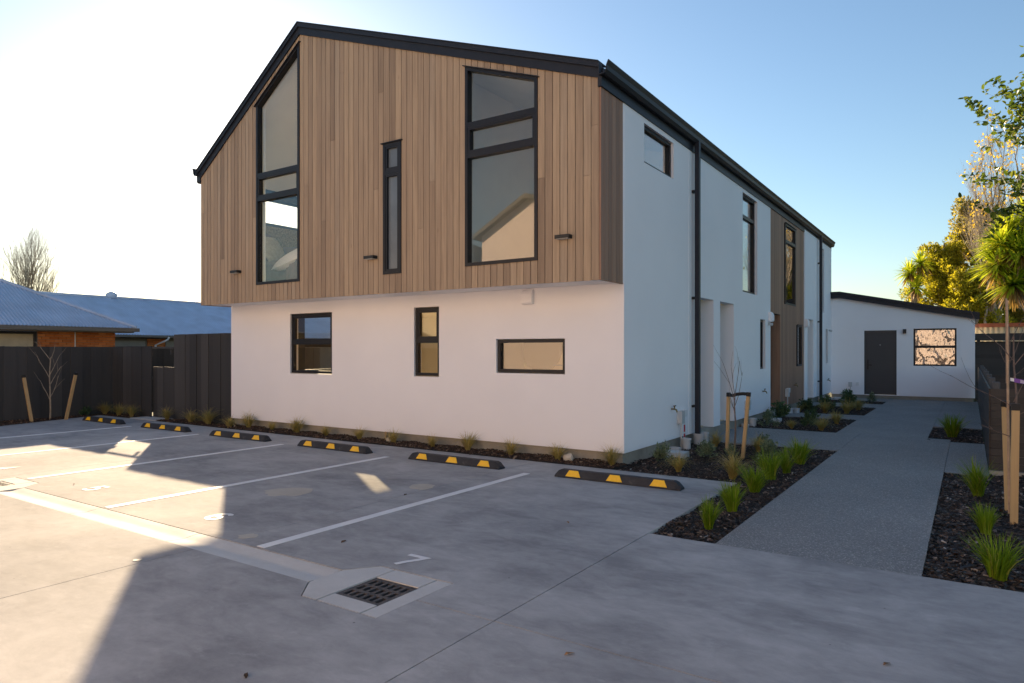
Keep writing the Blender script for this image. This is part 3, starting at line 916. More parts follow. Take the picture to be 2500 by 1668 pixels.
for q, sp, dd in ((HW, (), -0.045), (S2, (4.52,), -0.06), (SL, (), -0.06), (S5, (4.5,), -0.04), (S6, (), -0.04)):
    window(house, sfn, q[0], q[1], q[2], q[3], sp, d=dd, depth=0.08, glass='glass_side')
for q, sp in ((T3, (4.5,)), (T4, ())):
    window(house, sfn, q[0], q[1], q[2], q[3], sp, d=0.006, depth=0.08, flash=True, glass='glass_side')
# far end and left walls
MB().box(XL, XS - 0.2, YB - 0.2, YB, 0.165, 5.14).out('rear_wall', 'white', house)
bk = front(YB)
wall('rear_gable', lambda u, d, z: (u, YB - 0.2 - d, z), XL + 0.02, XS - 0.03, 5.14, lambda u: roofline(u), 0.2, 'white', house, (), [AX])
lfn = left(XL)
LG = (10.55, 12.20, 1.10, 2.53)
LU = (8.62, 10.70, 4.42, 5.0)
LG2 = (12.45, 14.50, 0.2, 2.50)  # unseen opening added so sun brightens the open ground floor room
LB = (10.85, 12.25, 2.9, 5.03)  # unseen window added to let sun into the upstairs bedroom
wall('left_wall', lfn, YW + 0.004, YB - 0.201, 0.165, 5.10, 0.20, 'door', house, [LG, LU, LG2, LB])
window(house, lfn, *LG, (1.73,), d=-0.03, depth=0.08, fw=0.06)
window(house, lfn, *LB, (), d=-0.03, depth=0.08)
window(house, lfn, *LU, (), d=-0.03, depth=0.08, fw=0.04)
window(house, lfn, *LG2, (1.73,), d=-0.03, depth=0.08)
# floors and partitions
MB().box(XL + 0.2, XS - 0.2, YW + 0.2, YB - 0.2, 0.165, 0.18).out('ground_floor', 'carpet', house)
MB().box(XL + 0.2, XS - 0.2, YF + 0.21, YB - 0.2, 2.62, 2.76).out('upper_floor', 'carpet_up', house)
MB().box(XL + 0.2, XS - 0.201, YW + 0.2, YB - 0.2, 2.545, 2.615).out('lower_ceiling', 'paint', house)
for bx in ((XL + 0.2, -6.65, 14.6, 14.7, 0.18, 2.544, 'paint'), (-6.75, -6.65, YW + 0.2, 14.6, 0.18, 2.544, 'paint'),
           (-9.4, -6.75, 11.29, 11.39, 0.18, 2.544, 'paint'), (-6.65, XS - 0.2, 10.3, 10.4, 0.18, 2.544, 'paint')):
    MB().box(*bx[:6]).out('partition', bx[6], house)
wall('partition', front(12.4), XL + 0.2, XS - 0.2, 2.76, lambda u: roofline(u) - 0.1, 0.1, 'paint_up', house, (), [AX])
for x in (-8.55, -6.95):
    MB().box(x - 0.05, x + 0.05, YF + 0.21, 12.39, 2.76, roofline(x) - 0.12).out('partition', 'paint_up', house)
# wall lamps of the front
for x in (-11.87, -8.19, -4.55):
    lm = MB().box(x - 0.11, x + 0.11, YF - 0.105, YF - 0.001, 3.115, 3.165).out('wall_lamp', 'black', house, bevel=0.004)
    MB().box(x - 0.09, x + 0.09, YF - 0.095, YF - 0.02, 3.110, 3.1148).out('diffuser', 'grey_plastic', lm)
def hood(fn, u, z, d0=0.0, s=1.0):
    mb = MB()
    w, h, dp = 0.095 * s, 0.11 * s, 0.085 * s
    prof = [(0, -h), (dp * 0.8, -h), (dp, -h * 0.75), (dp, h * 0.35), (dp * 0.7, h * 0.8), (dp * 0.35, h), (0, h)]
    n = len(prof)
    V = [fn(u - w, d0 + a, z + b) for a, b in prof] + [fn(u + w, d0 + a, z + b) for a, b in prof]
    F = [tuple(range(n)), tuple(reversed(range(n, 2 * n)))] + [(i, (i + 1) % n, (i + 1) % n + n, i + n) for i in range(n)]
    return obj('vent_hood', V, F, 'white', house, recalc=True, bevel=0.01)
hood(gfn, -5.585, 2.42, 0.001)
hood(sfn, 17.10, 2.42, 0.001, 1.1)
hood(sfn, 21.36, 2.42, 0.021, 1.1)
# expansion joints of the render
for u, d in ((11.44, 0.0), (23.0, 0.02)):
    MB().ubox(sfn, u - 0.02, u + 0.02, d + 0.004, d - 0.01, 0.17, 5.06).out('joint_trim', 'white', house)

def downpipe(u, d):
    t = MB().box(XS + d + 0.05, XS + d + 0.13, u - 0.042, u + 0.042, 0.16, 5.24).out('downpipe', 'roof', house, bevel=0.006)
    for z in (0.62, 2.5, 4.35):
        MB().box(XS + d + 0.001, XS + d + 0.049, u - 0.055, u + 0.055, z, z + 0.04).out('bracket', 'black', t)
    return t
downpipe(11.62, 0.0)
downpipe(23.30, 0.02)

# ------------------------------------------------------------------ services along the side wall
def cyl(name, x, y, z0, z1, r, mat, parent=None, n=20, lip=0.0, **kw):
    prof = [(r, z0), (r, z1 - 0.03)] + ([(r + lip, z1 - 0.03), (r + lip, z1)] if lip else [(r, z1)]) + [(r * 0.8, z1), (r * 0.8, z1 - 0.05)]
    V, F = [], []
    for rr, zz in prof:
        for i in range(n):
            a = 2 * math.pi * i / n
            V.append((x + rr * math.cos(a), y + rr * math.sin(a), zz))
    for k in range(len(prof) - 1):
        for i in range(n):
            q = (i + 1) % n
            F.append((k * n + i, k * n + q, (k + 1) * n + q, (k + 1) * n + i))
    F.append(tuple((len(prof) - 1) * n + i for i in range(n)))
    F.append(tuple(reversed(range(n))))
    return obj(name, V, F, mat, parent, smooth=False, **kw)
gl = 'white plastic gully riser '
for x, y, z1, r, l in ((-3.88, 10.93, 0.16, 0.072, gl + 'standing alone in bark left of the black downpipe'), (-3.905, 11.62, 0.17, 0.085, gl + 'at the foot of the near black downpipe'),
                       (-3.87, 11.86, 0.17, 0.06, gl + 'tucked behind the foot of the near downpipe'), (-3.93, 10.55, 0.05, 0.09, 'low white drain cap in bark by the concrete foundation'),
                       (-3.86, 15.0, 0.16, 0.075, gl + 'in the second bed beside the pale box'), (-3.95, 14.75, 0.05, 0.08, 'flat white drain cap behind the timber stake'),
                       (-3.88, 18.62, 0.12, 0.10, gl + 'below the meter box on the timber panel'), (-3.72, 18.75, 0.12, 0.075, gl + 'beside the larger one under the timber panel'),
                       (-3.87, 23.30, 0.15, 0.10, gl + 'at the foot of the far downpipe')):
    cyl('gully_riser', x, y, -0.08, z1, r, 'grey_plastic', None, lip=0.010, origin=(x, y, 0), label=l, cat='drain pipe', group='white plastic gully risers along the side wall')
for x, y, l in ((-3.72, 10.02, 'pale grey meter box lid in bark near the building corner'), (-3.72, 16.2, 'pale grey meter box lid in the second garden bed'), (-3.55, 24.7, 'pale meter box lid in the farthest bed')):
    b = MB()
    b.box(x - 0.17, x + 0.17, y - 0.13, y + 0.13, -0.05, 0.07)
    o = b.out('meter_box_lid', 'grey_plastic', None, origin=(x, y, 0), bevel=0.008, label=l, cat='utility box', group='ground meter boxes')
def meter(u, d, l, z=0.52):
    t = empty('power_box', (XS + d, u, z), label=l, cat='utility box', group='small power boxes on the side wall')
    MB().ubox(sfn, u - 0.07, u + 0.07, d + 0.09, d + 0.001, z - 0.12, z + 0.09).out('box', 'grey_plastic', t, bevel=0.006)
    MB().ubox(sfn, u + 0.085, u + 0.24, d + 0.07, d + 0.001, z - 0.02, z + 0.10).out('side_box', 'white_plastic', t, bevel=0.006)
    MB().tube([(XS + d + 0.05, u, z - 0.12), (XS + d + 0.05, u, -0.06)], 0.014, 8).out('conduit', 'grey_plastic', t)
    return t
meter(10.92, 0.0, 'grey power box with conduit on the white side wall by the near downpipe')
meter(15.0, 0.0, 'grey power box on white wall behind the tree stakes', 0.45)
meter(18.85, 0.0, 'white power box with conduit on the timber side panel')
st = empty('warning_sticker', (XS, 11.2, 0.3), label='small red and white warning sticker on the wall beside the power box', cat='sticker')
MB().ubox(sfn, 11.16, 11.25, 0.002, 0.0005, 0.12, 0.40).out('backing', 'white_plastic', st)
MB().ubox(sfn, 11.17, 11.24, 0.0035, 0.0021, 0.14, 0.20).out('red_band', 'red', st)
MB().ubox(sfn, 11.17, 11.24, 0.0035, 0.0021, 0.23, 0.35).out('red_band', 'red', st)
def tap(u, d, z, l):
    t = empty('garden_tap', (XS + d, u, z), label=l, cat='tap', group='brass garden taps')
    x = XS + d
    MB().tube([(x - 0.01, u, z), (x + 0.05, u, z), (x + 0.085, u, z - 0.01), (x + 0.10, u, z - 0.05)], [0.014, 0.014, 0.014, 0.012], 8).out('spout', 'brass', t)
    MB().tube([(x + 0.05, u, z), (x + 0.055, u, z + 0.045)], 0.01, 8).out('stem', 'brass', t)
    MB().box(x + 0.045, x + 0.065, u - 0.04, u + 0.045, z + 0.045, z + 0.06).out('lever', 'black', t)
tap(10.6, 0.0, 0.66, 'brass garden tap on white side wall near the building corner')
tap(16.45, 0.0, 0.66, 'brass garden tap on white wall below the slit window')
tap(19.9, 0.0, 0.66, 'brass garden tap on the timber panel')
tap(25.0, 0.02, 0.62, 'brass garden tap below the far slit window')
for u, d, z, l in ((17.0, 0.0, 2.25, 'small sensor lamp below the vent hood at the white wall edge'), (25.35, 0.02, 2.3, 'small sensor lamp beside the far slit window')):
    t = empty('sensor_lamp', (XS + d, u, z), label=l, cat='lamp', group='small sensor lamps')
    MB().ubox(sfn, u - 0.03, u + 0.03, d + 0.02, d + 0.0005, z - 0.03, z + 0.03).out('base', 'grey_plastic', t)
    MB().tube([(XS + d + 0.02, u, z), (XS + d + 0.10, u, z - 0.02)], [0.03, 0.036], 10).out('head', 'grey_plastic', t)

# ------------------------------------------------------------------ single storey wing at the end
YA = 25.80
annex = empty('end_unit', (-1.9, YA + 2, 0), label='low white single storey unit with mono pitch roof closing the path', cat='house')
afn = front(YA)
zan = lambda u: 3.42 if u < -3.70 else 3.42 - (u + 3.70) * 0.2115
AW = (-1.525, -0.345, 1.115, 2.325)
AD = (-2.965, -2.005, 0.13, 2.285)
wall('front_wall', afn, XS + 0.022, 0.14, 0.115, zan, 0.2, 'white', annex, [AW, AD], [-3.70])
MB().box(XS + 0.03, 0.10, YA + 0.04, YA + 4.9, -0.15, 0.114).out('foundation', 'found', annex)
MB().box(-0.06, 0.139, YA + 0.201, YA + 5, 0.115, 2.58).out('side_wall', 'white', annex)
MB().box(XS + 0.03, -0.07, YA + 4.8, YA + 5, 0.115, 2.58).out('rear_wall', 'white', annex)
rb = MB()
y0, y1 = YA - 0.10, YA + 5.2
for a, b in ((XS + 0.025, -3.70), (-3.70, 0.24)):
    rb.prism([(a, zan(a) + 0.002), (b, zan(b) + 0.002), (b, zan(b) + 0.10), (a, zan(a) + 0.10)], lambda u, d, z: (u, y0 + d, z), 0, y1 - y0)
rr = rb.out('roof', 'roof', annex)
rb = MB()
for a, b in ((XS + 0.025, -3.70), (-3.70, 0.26)):
    rb.prism([(a, zan(a) - 0.01), (b, zan(b) - 0.01), (b, zan(b) + 0.13), (a, zan(a) + 0.13)], lambda u, d, z: (u, y0 - 0.025 + d, z), 0, 0.023)
    rb.prism([(a, zan(a) + 0.131), (b, zan(b) + 0.131), (b, zan(b) + 0.215), (a, zan(a) + 0.215)], lambda u, d, z: (u, y0 - 0.06 + d, z), 0, 0.09)
rb.out('barge_board', 'roof', rr)
aw = window(annex, afn, *AW, (1.735,), d=-0.03, depth=0.08, glass='glass_wavy', label='two pane window reflecting pale branches')
dr = MB().ubox(afn, AD[0] + 0.05, AD[1] - 0.05, -0.05, -0.09, AD[2] + 0.01, AD[3] - 0.05).out('door', 'door', annex)
fm = MB()
fm.ubox(afn, AD[0], AD[0] + 0.047, -0.03, -0.12, AD[2], AD[3])
fm.ubox(afn, AD[1] - 0.047, AD[1], -0.03, -0.12, AD[2], AD[3])
fm.ubox(afn, AD[0] + 0.047, AD[1] - 0.047, -0.03, -0.12, AD[3] - 0.047, AD[3])
fm.out('door_frame', 'door', annex)
MB().ubox(afn, AD[0] + 0.02, AD[1] - 0.02, -0.015, -0.12, AD[2] - 0.012, AD[2] + 0.006).out('door_sill', 'grey_plastic', annex)
MB().ubox(afn, -2.88, -2.83, -0.035, -0.0495, 0.98, 1.30).out('handle_plate', 'black', dr)
MB().ubox(afn, -2.87, -2.72, 0.005, -0.0345, 1.11, 1.145).out('lever', 'black', dr)
MB().tube([afn(-2.49, -0.045, 1.80), afn(-2.49, -0.0495, 1.80)], 0.014, 10).out('peephole', 'grey_plastic', dr)
MB().ubox(afn, -1.82, -1.725, 0.09, 0.001, 2.17, 2.315).out('wall_lamp', 'black', annex, bevel=0.004)
MB().box(XS + 0.05, -0.07, YA + 2.2, YA + 2.3, 0.12, 2.55).out('partition', 'taupe', annex)
t = empty('power_box', (-3.38, YA, 0.5), label='grey power box with conduit on the end unit left of its door', cat='utility box', group='small power boxes on the end unit')
MB().ubox(afn, -3.44, -3.33, 0.07, 0.001, 0.38, 0.54).out('box', 'grey_plastic', t)
MB().tube([afn(-3.38, 0.04, 0.38), afn(-3.38, 0.04, -0.05)], 0.014, 8).out('conduit', 'grey_plastic', t)
t = MB().ubox(afn, -3.21, -3.12, 0.05, 0.001, 0.43, 0.54).out('socket_box', 'white_plastic', None, origin=(-3.16, YA, 0.43), bevel=0.005, label='small white socket box on the end unit beside the door', cat='utility box')

# ------------------------------------------------------------------ interiors seen through the glass
hb = MB().box(-12.925, -12.84, 8.35, 11.3, 2.77, 4.36).out('headboard', 'headb', None, origin=(-12.88, 9.8, 2.77), label='gold textured headboard panel behind the bed upstairs', cat='headboard')
bd = empty('bed', (-11.9, 9.7, 2.77), label='made bed upstairs behind the tall raked window', cat='bed')
MB().box(-12.82, -10.8, 8.85, 10.7, 2.77, 3.02).out('base', 'taupe', bd)
MB().box(-12.82, -10.75, 8.80, 10.75, 3.025, 3.45).out('mattress', 'taupe', bd, bevel=0.08)
def pillow(name, c, s, rot, mat, label):
    V, F = [], []
    n = 12
    for i in range(n + 1):
        for k in range(n + 1):
            u, v = i / n * 2 - 1, k / n * 2 - 1
            th = (max(0, 1 - u * u) * max(0, 1 - v * v)) ** 0.38
            V.append((u * (1 - 0.10 * (1 - v * v) * 0.6 * 0), v, th))
    m = Matrix.Rotation(rot[2], 3, 'Z') @ Matrix.Rotation(rot[1], 3, 'Y') @ Matrix.Rotation(rot[0], 3, 'X')
    P = [Vector(c) + m @ Vector((a * s[0], b * s[1], t * s[2])) for a, b, t in V] + [Vector(c) + m @ Vector((a * s[0], b * s[1], -t * s[2])) for a, b, t in V]
    o = (n + 1) * (n + 1)
    for i in range(n):
        for k in range(n):
            q = (i * (n + 1) + k, (i + 1) * (n + 1) + k, (i + 1) * (n + 1) + k + 1, i * (n + 1) + k + 1)
            F += [q, tuple(x + o for x in reversed(q))]
    return obj(name, P, F, mat, None, smooth=True, origin=c, label=label, cat='pillow')
pillow('pillow', (-12.55, 9.15, 3.80), (0.36, 0.33, 0.09), (0.15, 1.15, 0.25), 'taupe', 'taupe pillow leaning at the near end of the headboard')
pillow('pillow', (-12.25, 9.15, 3.74), (0.33, 0.33, 0.09), (0.1, 1.05, 0.35), 'cushion', 'checked square cushion in front of the taupe pillow')
pillow('pillow', (-12.15, 9.75, 3.66), (0.28, 0.28, 0.08), (0.2, 0.95, -0.2), 'taupe', 'small taupe cushion beside the checked cushion')
pillow('folded_duvet', (-11.25, 9.05, 3.50), (0.46, 0.42, 0.17), (0.35, -0.35, 0.3), 'linen', 'white duvet folded back over the near side of the bed')
tb = MB()
n = 10
V = []
for i in range(n + 1):
    u = -11.25 + 0.6 * i / n
    dz = 0.03 * math.sin(i * 1.3)
    for (y, z) in ((9.6, 3.56), (8.95, 3.58 + dz), (8.76, 3.50 + dz), (8.72 + 0.02 * math.sin(i * 2.1), 3.2), (8.73 + 0.03 * math.sin(i * 1.7), 2.95)):
        V.append((u, y, z))
obj('throw_blanket', V + [(a + 0.0, b + 0.02, c - 0.02) for a, b, c in V], [(i * 5 + k, (i + 1) * 5 + k, (i + 1) * 5 + k + 1, i * 5 + k + 1) for i in range(n) for k in range(4)] + [(i * 5 + k + 55, i * 5 + k + 56, (i + 1) * 5 + k + 56, (i + 1) * 5 + k + 55) for i in range(n) for k in range(4)], 'taupe', None, smooth=True, origin=(-11, 9, 3.4), label='taupe throw blanket hanging over the side of the bed', cat='blanket')
# ground floor: wall hanging and round mirror
art = empty('wall_hanging', (-8.8, 11.28, 1.0), label='brown draped wall hanging seen through the narrow ground floor window', cat='wall hanging')
MB().box(-9.3, -8.42, 11.26, 11.285, 0.75, 1.45).out('cloth', 'cushion', art)
for k, (a0, l, w) in enumerate(((2.6, 0.5, 0.07), (3.0, 0.52, 0.05), (3.5, 0.5, 0.08), (0.15, 0.4, 0.05), (5.4, 0.35, 0.06), (4.1, 0.4, 0.05))):
    cx, cz = -8.75, 1.05
    d = Vector((math.cos(a0), math.sin(a0)))
    p = Vector((-d.y, d.x))
    Q = [(cx, cz), (cx + d.x * l * .5 + p.x * w, cz + d.y * l * .5 + p.y * w), (cx + d.x * l, cz + d.y * l), (cx + d.x * l * .5 - p.x * w, cz + d.y * l * .5 - p.y * w)]
    MB().prism(Q, front(11.257 - 0.001 * k), 0.0, -0.002).out('fold', 'taupe', art, recalc=True)
mr = MB().tube([(-6.28, 10.27, 1.65), (-6.28, 10.295, 1.65)], [0.42, 0.42], 40).out('round_mirror', 'mirror', None, origin=(-6.28, 10.29, 1.65), label='round mirror on bathroom wall behind the wide low window', cat='mirror')
MB().tube([(-6.0, 10.25, 1.35), (-5.6, 10.25, 1.35)], 0.012, 8).out('towel_rail', 'grey_plastic', None, origin=(-5.8, 10.25, 1.35), label='slim towel rail on bathroom wall next to the round mirror', cat='rail')

# ------------------------------------------------------------------ charcoal board fences on the left
def board_fence(label, fn, u0, u1, zt, w=0.232, thick=0.02, alt=0.014, rails=True, zb=-0.05, lab2=None):
    c = fn((u0 + u1) / 2, 0, 0)
    t = empty('board_fence', (c[0], c[1], 0), label=label, cat='fence')
    n = max(1, round((u1 - u0) / w))
    for i in range(n):
        a, b = u0 + (u1 - u0) * i / n + 0.002, u0 + (u1 - u0) * (i + 1) / n - 0.002
        d = alt * (i % 2) + R.uniform(-0.002, 0.002)
        MB().prism([(a - (0.02 if i % 2 else 0), zb), (b + (0.02 if i % 2 else 0), zb), (b + (0.02 if i % 2 else 0), zt + R.uniform(-0.004, 0.004)), (a - (0.02 if i % 2 else 0), zt + R.uniform(-0.004, 0.004))], fn, d, d - thick).out('board', 'fence', t)
    if rails:
        for z in (0.3, zt * 0.55, zt - 0.2):
            MB().ubox(fn, u0, u1, -0.024, -0.07, z - 0.04, z + 0.04).out('rail', 'fence', t)
    return t
board_fence('long low charcoal board fence along the left boundary', right(-18.26), -4.0, 15.5, 1.705)
board_fence('short low charcoal board fence return left of the gate gap', front(8.80), -18.22, -16.38, 1.715)
board_fence('tall charcoal board fence butting against the white building corner', front(8.83), -15.46, XL - 0.03, 1.985)
board_fence('low charcoal gate panel closing the gap in the fence', front(8.84), -16.384, -15.462, 1.22, 0.22)
gt = empty('gate_rail', (-15.9, 8.83, 1.6), label='thin charcoal rail bridging the gap between low and tall fences', cat='rail')
MB().box(-16.38, -15.47, 8.82, 8.86, 1.655, 1.70).out('bar', 'fence', gt)
MB().box(-15.60, -15.56, 8.82, 8.86, 1.52, 1.654).out('latch_post', 'fence', gt)

# ------------------------------------------------------------------ neighbour's brick house on the left
nb = empty('brick_house', (-27, 9, 0), label='brick bungalow with blue grey corrugated hip roof behind the left fence', cat='house')
XH, XE, ZE = -24.5, -24.0, 2.33
def corrug(P00, P10, clip, pitch=0.085, amp=0.012):
    """corrugated sheet: eave P00->P10, clip(s) gives up-slope length from the eave at distance s"""
    e = (P10 - P00)
    L = e.length
    e.normalize()
    return e, L
def corr_roof(name, eave0, eave1, up, lo, hi, mat, parent, pitch=0.105, amp=0.024):
    e = Vector(eave1) - Vector(eave0)
    L = e.length
    e.normalize()
    up = Vector(up).normalized()
    nrm = e.cross(up).normalized()
    if nrm.z < 0: nrm = -nrm
    per = 6
    N = int(L / pitch * per)
    V, F = [], []
    for i in range(N + 1):
        s = L * i / N
        h = amp * math.sin(2 * math.pi * s / pitch)
        p = Vector(eave0) + e * s + nrm * h
        V.append(p + up * lo(s)); V.append(p + up * hi(s))
    for i in range(N):
        F.append((2 * i, 2 * i + 2, 2 * i + 3, 2 * i + 1))
    return obj(name, V, F, mat, parent, smooth=True)
tp = 0.53
upv = Vector((-1, 0, tp))
ul = math.sqrt(1 + tp * tp)
YC = 12.33
run = 4.6
def hip_hi(s):            # s runs from the corner towards -Y
    return min(s, run) * ul
corr_roof('roof', (XE, YC, ZE + 0.06), (XE, -8.0, ZE + 0.06), upv, lambda s: 0.0, hip_hi, 'blue_roof', nb)
# hip end facing +Y (sunlit), half visible
r2 = corr_roof('roof', (XE - 9.2, YC, ZE + 0.06), (XE, YC, ZE + 0.06), Vector((0, -1, tp)), lambda s: 0.0, lambda s: min(s, 9.2 - s) * ul, 'blue_roof', nb)
hp = MB().tube([(XE + 0.02, YC + 0.02, ZE + 0.08), (XE - run, YC - run, ZE + 0.08 + run * tp)], 0.06, 8)
hp.tube([(XE - run, YC - run, ZE + 0.08 + run * tp), (XE - run, -8, ZE + 0.08 + run * tp)], 0.06, 8)
hp.out('ridge_cap', 'blue_roof', nb)
gm = MB()
gm.box(XE - 0.02, XE + 0.10, -8, YC + 0.1, ZE - 0.07, ZE + 0.05)
gm.box(XE - 9.2, XE - 0.02, YC - 0.02, YC + 0.1, ZE - 0.07, ZE + 0.05)
gm.out('gutter', 'trim_grey', nb)
MB().box(XH - 0.02, XE - 0.022, -8, YC - 0.03, ZE - 0.11, ZE - 0.075).out('eave_soffit', 'trim_grey', nb)
MB().box(XH - 7.5, XH - 0.04, -8, 11.90, -0.1, ZE - 0.115).out('wall', 'mortar', nb)
bl, bh = 0.245, 0.0765
bm_ = MB().box(-0.055, 0, 0, bl - 0.012, 0, bh).V
bricks_mesh = None
def bricks(parent, x, ya, yb, za, zb):
    global bricks_mesh
    if bricks_mesh is None:
        bricks_mesh = bpy.data.meshes.new('brick')
        mb = MB().box(-0.06, 0, 0, bl - 0.012, 0, bh)
        bricks_mesh.from_pydata(mb.V, [], mb.F)
        bricks_mesh.materials.append(M['brick'])
    off = base_of(parent)
    k = 0
    z = za
    while z < zb - 0.05:
        y = ya - (bl / 2 if k % 2 else 0)
        while y < yb - 0.03:
            y0, y1 = max(y, ya), min(y + bl - 0.012, yb)
            if y1 - y0 > 0.03:
                o = bpy.data.objects.new('brick', bricks_mesh)
                o.parent = parent
                o.location = Vector((x + R.uniform(-0.002, 0.002), y0, z)) - off
                o.scale = (1, (y1 - y0) / (bl - 0.012), 1)
                COL.objects.link(o)
            y += bl
        z += bh + 0.011
        k += 1
bricks(nb, XH, 9.53, 11.90, 1.36, ZE - 0.12)
MB().box(XH - 0.04, XH + 0.03, 9.51, 9.528, 1.0, ZE - 0.115).out('wall_edge', 'trim_grey', nb)
window(nb, right(XH), 6.3, 7.92, 1.0, ZE - 0.12, (), d=0.03, depth=0.06, fw=0.06, glass='curtain')
window(nb, right(XH), 7.93, 9.50, 1.0, ZE - 0.12, (), d=0.03, depth=0.06, fw=0.08, glass='curtain')
MB().tube([(XH + 0.03, 10.62, 0.2), (XH + 0.03, 10.62, ZE - 0.11)], 0.018, 6).out('downpipe', 'white_plastic', nb)
# rear wing
XR, ZR, XE2 = -34.0, 4.13, -30.2
up2 = Vector((XR - XE2, 0, ZR - 2.30))
l2 = up2.length
corr_roof('roof', (XE2, 9.0, 2.30), (XE2, 44.0, 2.30), up2, lambda s: 0, lambda s: l2, 'blue_roof', nb, 0.12, 0.026)
MB().tube([(XR, 8, ZR + 0.02), (XR, 44, ZR + 0.02)], 0.07, 8).out('ridge_cap', 'blue_roof', nb)
MB().box(XR - 0.1, XR, 9, 44, 0, ZR - 0.05).out('wall', 'mortar', nb)
MB().box(XE2 - 0.05, XE2 + 0.1, 9.0, 44, 2.20, 2.29).out('gutter', 'trim_grey', nb)
MB().box(-30.9, -30.72, 12, 44, 0, 2.18).out('wall', 'trim_grey', nb)
for a, b in ((14.6, 16.2), (17.15, 19.6)):
    gd = MB().box(-30.72, -30.69, a, b, 0.0, 2.05).out('garage_door', 'door_grey', nb)
    for z in np.arange(0.9, 2.0, 0.13):
        MB().box(-30.688, -30.675, a, b, z, z + 0.09).out('door_rib', 'door_grey', gd)
bricks(nb, -30.66, 16.3, 17.1, 1.45, 2.15)
dp = MB().tube([(-30.05, 16.95, 2.22), (-30.10, 16.9, 2.10), (-30.55, 16.6, 1.86), (-30.58, 16.58, 0.2)], 0.045, 8).out('downpipe', 'white_plastic', nb)
MB().tube([(XR, 16.35, ZR - 0.05), (XR, 16.35, ZR + 0.12), (XR, 16.35, ZR + 0.22), (XR, 16.35, ZR + 0.30)], [0.14, 0.26, 0.22, 0.06], 14).out('roof_vent', 'blue_roof', nb, smooth=True)

# house across the car park, behind the camera (gable seen in the glass, right part added for bounce light)
oh = empty('opposite_house', (-12, -9, 0), label='blush rendered gabled house across the car park, seen only reflected', cat='house')
zo = lambda u: 6.25 + (u + 16.4) * 0.56 if u < -14.2 else (7.48 - (u + 14.2) * 0.30 if u < -9.0 else (5.92 + (u + 9.0) * 0.55 if u < -5.0 else 8.12 - (u + 5.0) * 0.2))
ofn = lambda u, d, z: (u, -6.0 + d, z)
oo = [(-11.6, -10.4, 3.6, 5.2), (-9.6, -8.4, 1.0, 2.2), (-6.4, -5.0, 3.3, 5.4), (-2.5, -1.4, 1.0, 2.2), (1.2, 2.4, 3.3, 5.0)]
wall('front_wall', ofn, -16.4, 5.6, 0.0, zo, 0.25, 'pink', oh, oo, [-14.2, -9.0, -5.0])
for q in oo:
    window(oh, ofn, *q, (), d=-0.04)
MB().box(-16.4, 5.6, -14, -13.8, 0, 5.8).out('rear_wall', 'pink', oh)
MB().box(-16.4, -16.2, -13.8, -6.26, 0, 6.1).out('side_wall', 'pink', oh)
MB().box(5.4, 5.6, -13.8, -6.26, 0, 5.8).out('side_wall', 'pink', oh)
ob = MB()
for a, b in ((-16.7, -14.2), (-14.2, -9.0), (-9.0, -5.0), (-5.0, 5.8)):
    ob.prism([(a, zo(a) + 0.02), (b, zo(b) + 0.02), (b, zo(b) + 0.2), (a, zo(a) + 0.2)], lambda u, d, z: (u, -5.75 - d, z), 0, 8.3)
ob.out('roof', 'roof', oh)

o2 = empty('added_timber_house', (-22, -9, 0), label='pale timber clad house left of the blush house, added behind the camera for bounce light', cat='house')  # extra house added to bounce more warm light onto the facade
MB().box(-28, -16.9, -13, -6.4, 0, 5.0).out('wall', 'cream_iron', o2)
MB().prism([(-28.3, 5.0), (-16.6, 5.0), (-22.4, 7.4)], lambda u, d, z: (u, -6.2 - d, z), 0, 7).out('roof', 'roof', o2, recalc=True)

# ------------------------------------------------------------------ dark slat fences on the right
def slat_fence(label, fn, u0, u1, zt, posts, n=11, pitch=0.098, mat='slat', ph=0.09, zb=0.03):
    c = fn((u0 + u1) / 2, 0, 0)
    t = empty('slat_fence', (c[0], c[1], 0), label=label, cat='fence')
    for i in range(n):
        z1 = zt - i * pitch
        d = R.uniform(0, 0.003)
        MB().ubox(fn, u0, u1, d, d - 0.02, max(zb, z1 - pitch + 0.004), z1).out('slat', mat, t)
    for p in posts:
        q = MB()
        q.ubox(fn, p - 0.045, p + 0.045, -0.024, -0.114, -0.05, zt + ph)
        o = q.out('post', 'post', t, bevel=0.012)
    return t
slat_fence('nearest dark slat fence panel facing the car park beside the right bed', front(11.0), 0.235, 3.4, 1.10, (0.29, 2.1, 3.3))
slat_fence('dark slat fence running back along the right side of the path', lambda u, d, z: (0.215 - d, u, z), 11.03, 25.6, 1.10, (12.9, 14.75, 17.0, 19.0, 21.2, 23.4))
slat_fence('second dark slat cross fence behind the nearest panel', front(13.0), 0.34, 3.4, 1.10, (3.0,))
slat_fence('third dark slat cross fence deeper in the yards', front(14.9), 0.34, 3.6, 1.10, (2.3,))
slat_fence('fourth dark slat cross fence deepest in the yards', front(17.2), 0.34, 4.0, 1.10, (2.5,))
slat_fence('tall dark slat boundary fence behind the yards right of the end unit', front(26.4), 0.142, 5.5, 1.86, (0.24, 2.0, 3.9), 15, 0.125)
MB().box(0.142, 5.5, 26.50, 26.52, 0, 1.90).out('fence_backing', 'slat', None, origin=(2.8, 26.5, 0), label='solid dark sheet lining the back of the tall boundary fence', cat='fence')
cb = MB().box(0.13, 5.6, 26.25, 26.42, 1.93, 2.15).out('fence_beam', 'slat', None, origin=(2.5, 26.3, 1.93), label='deep dark timber beam along the top of the tall boundary fence', cat='beam')
MB().box(0.215, 3.4, 10.93, 10.975, -0.1, 0.028).out('fence_kerb', 'found', None, origin=(1.8, 10.95, 0), label='low concrete edging strip under the nearest slat fence', cat='edging')

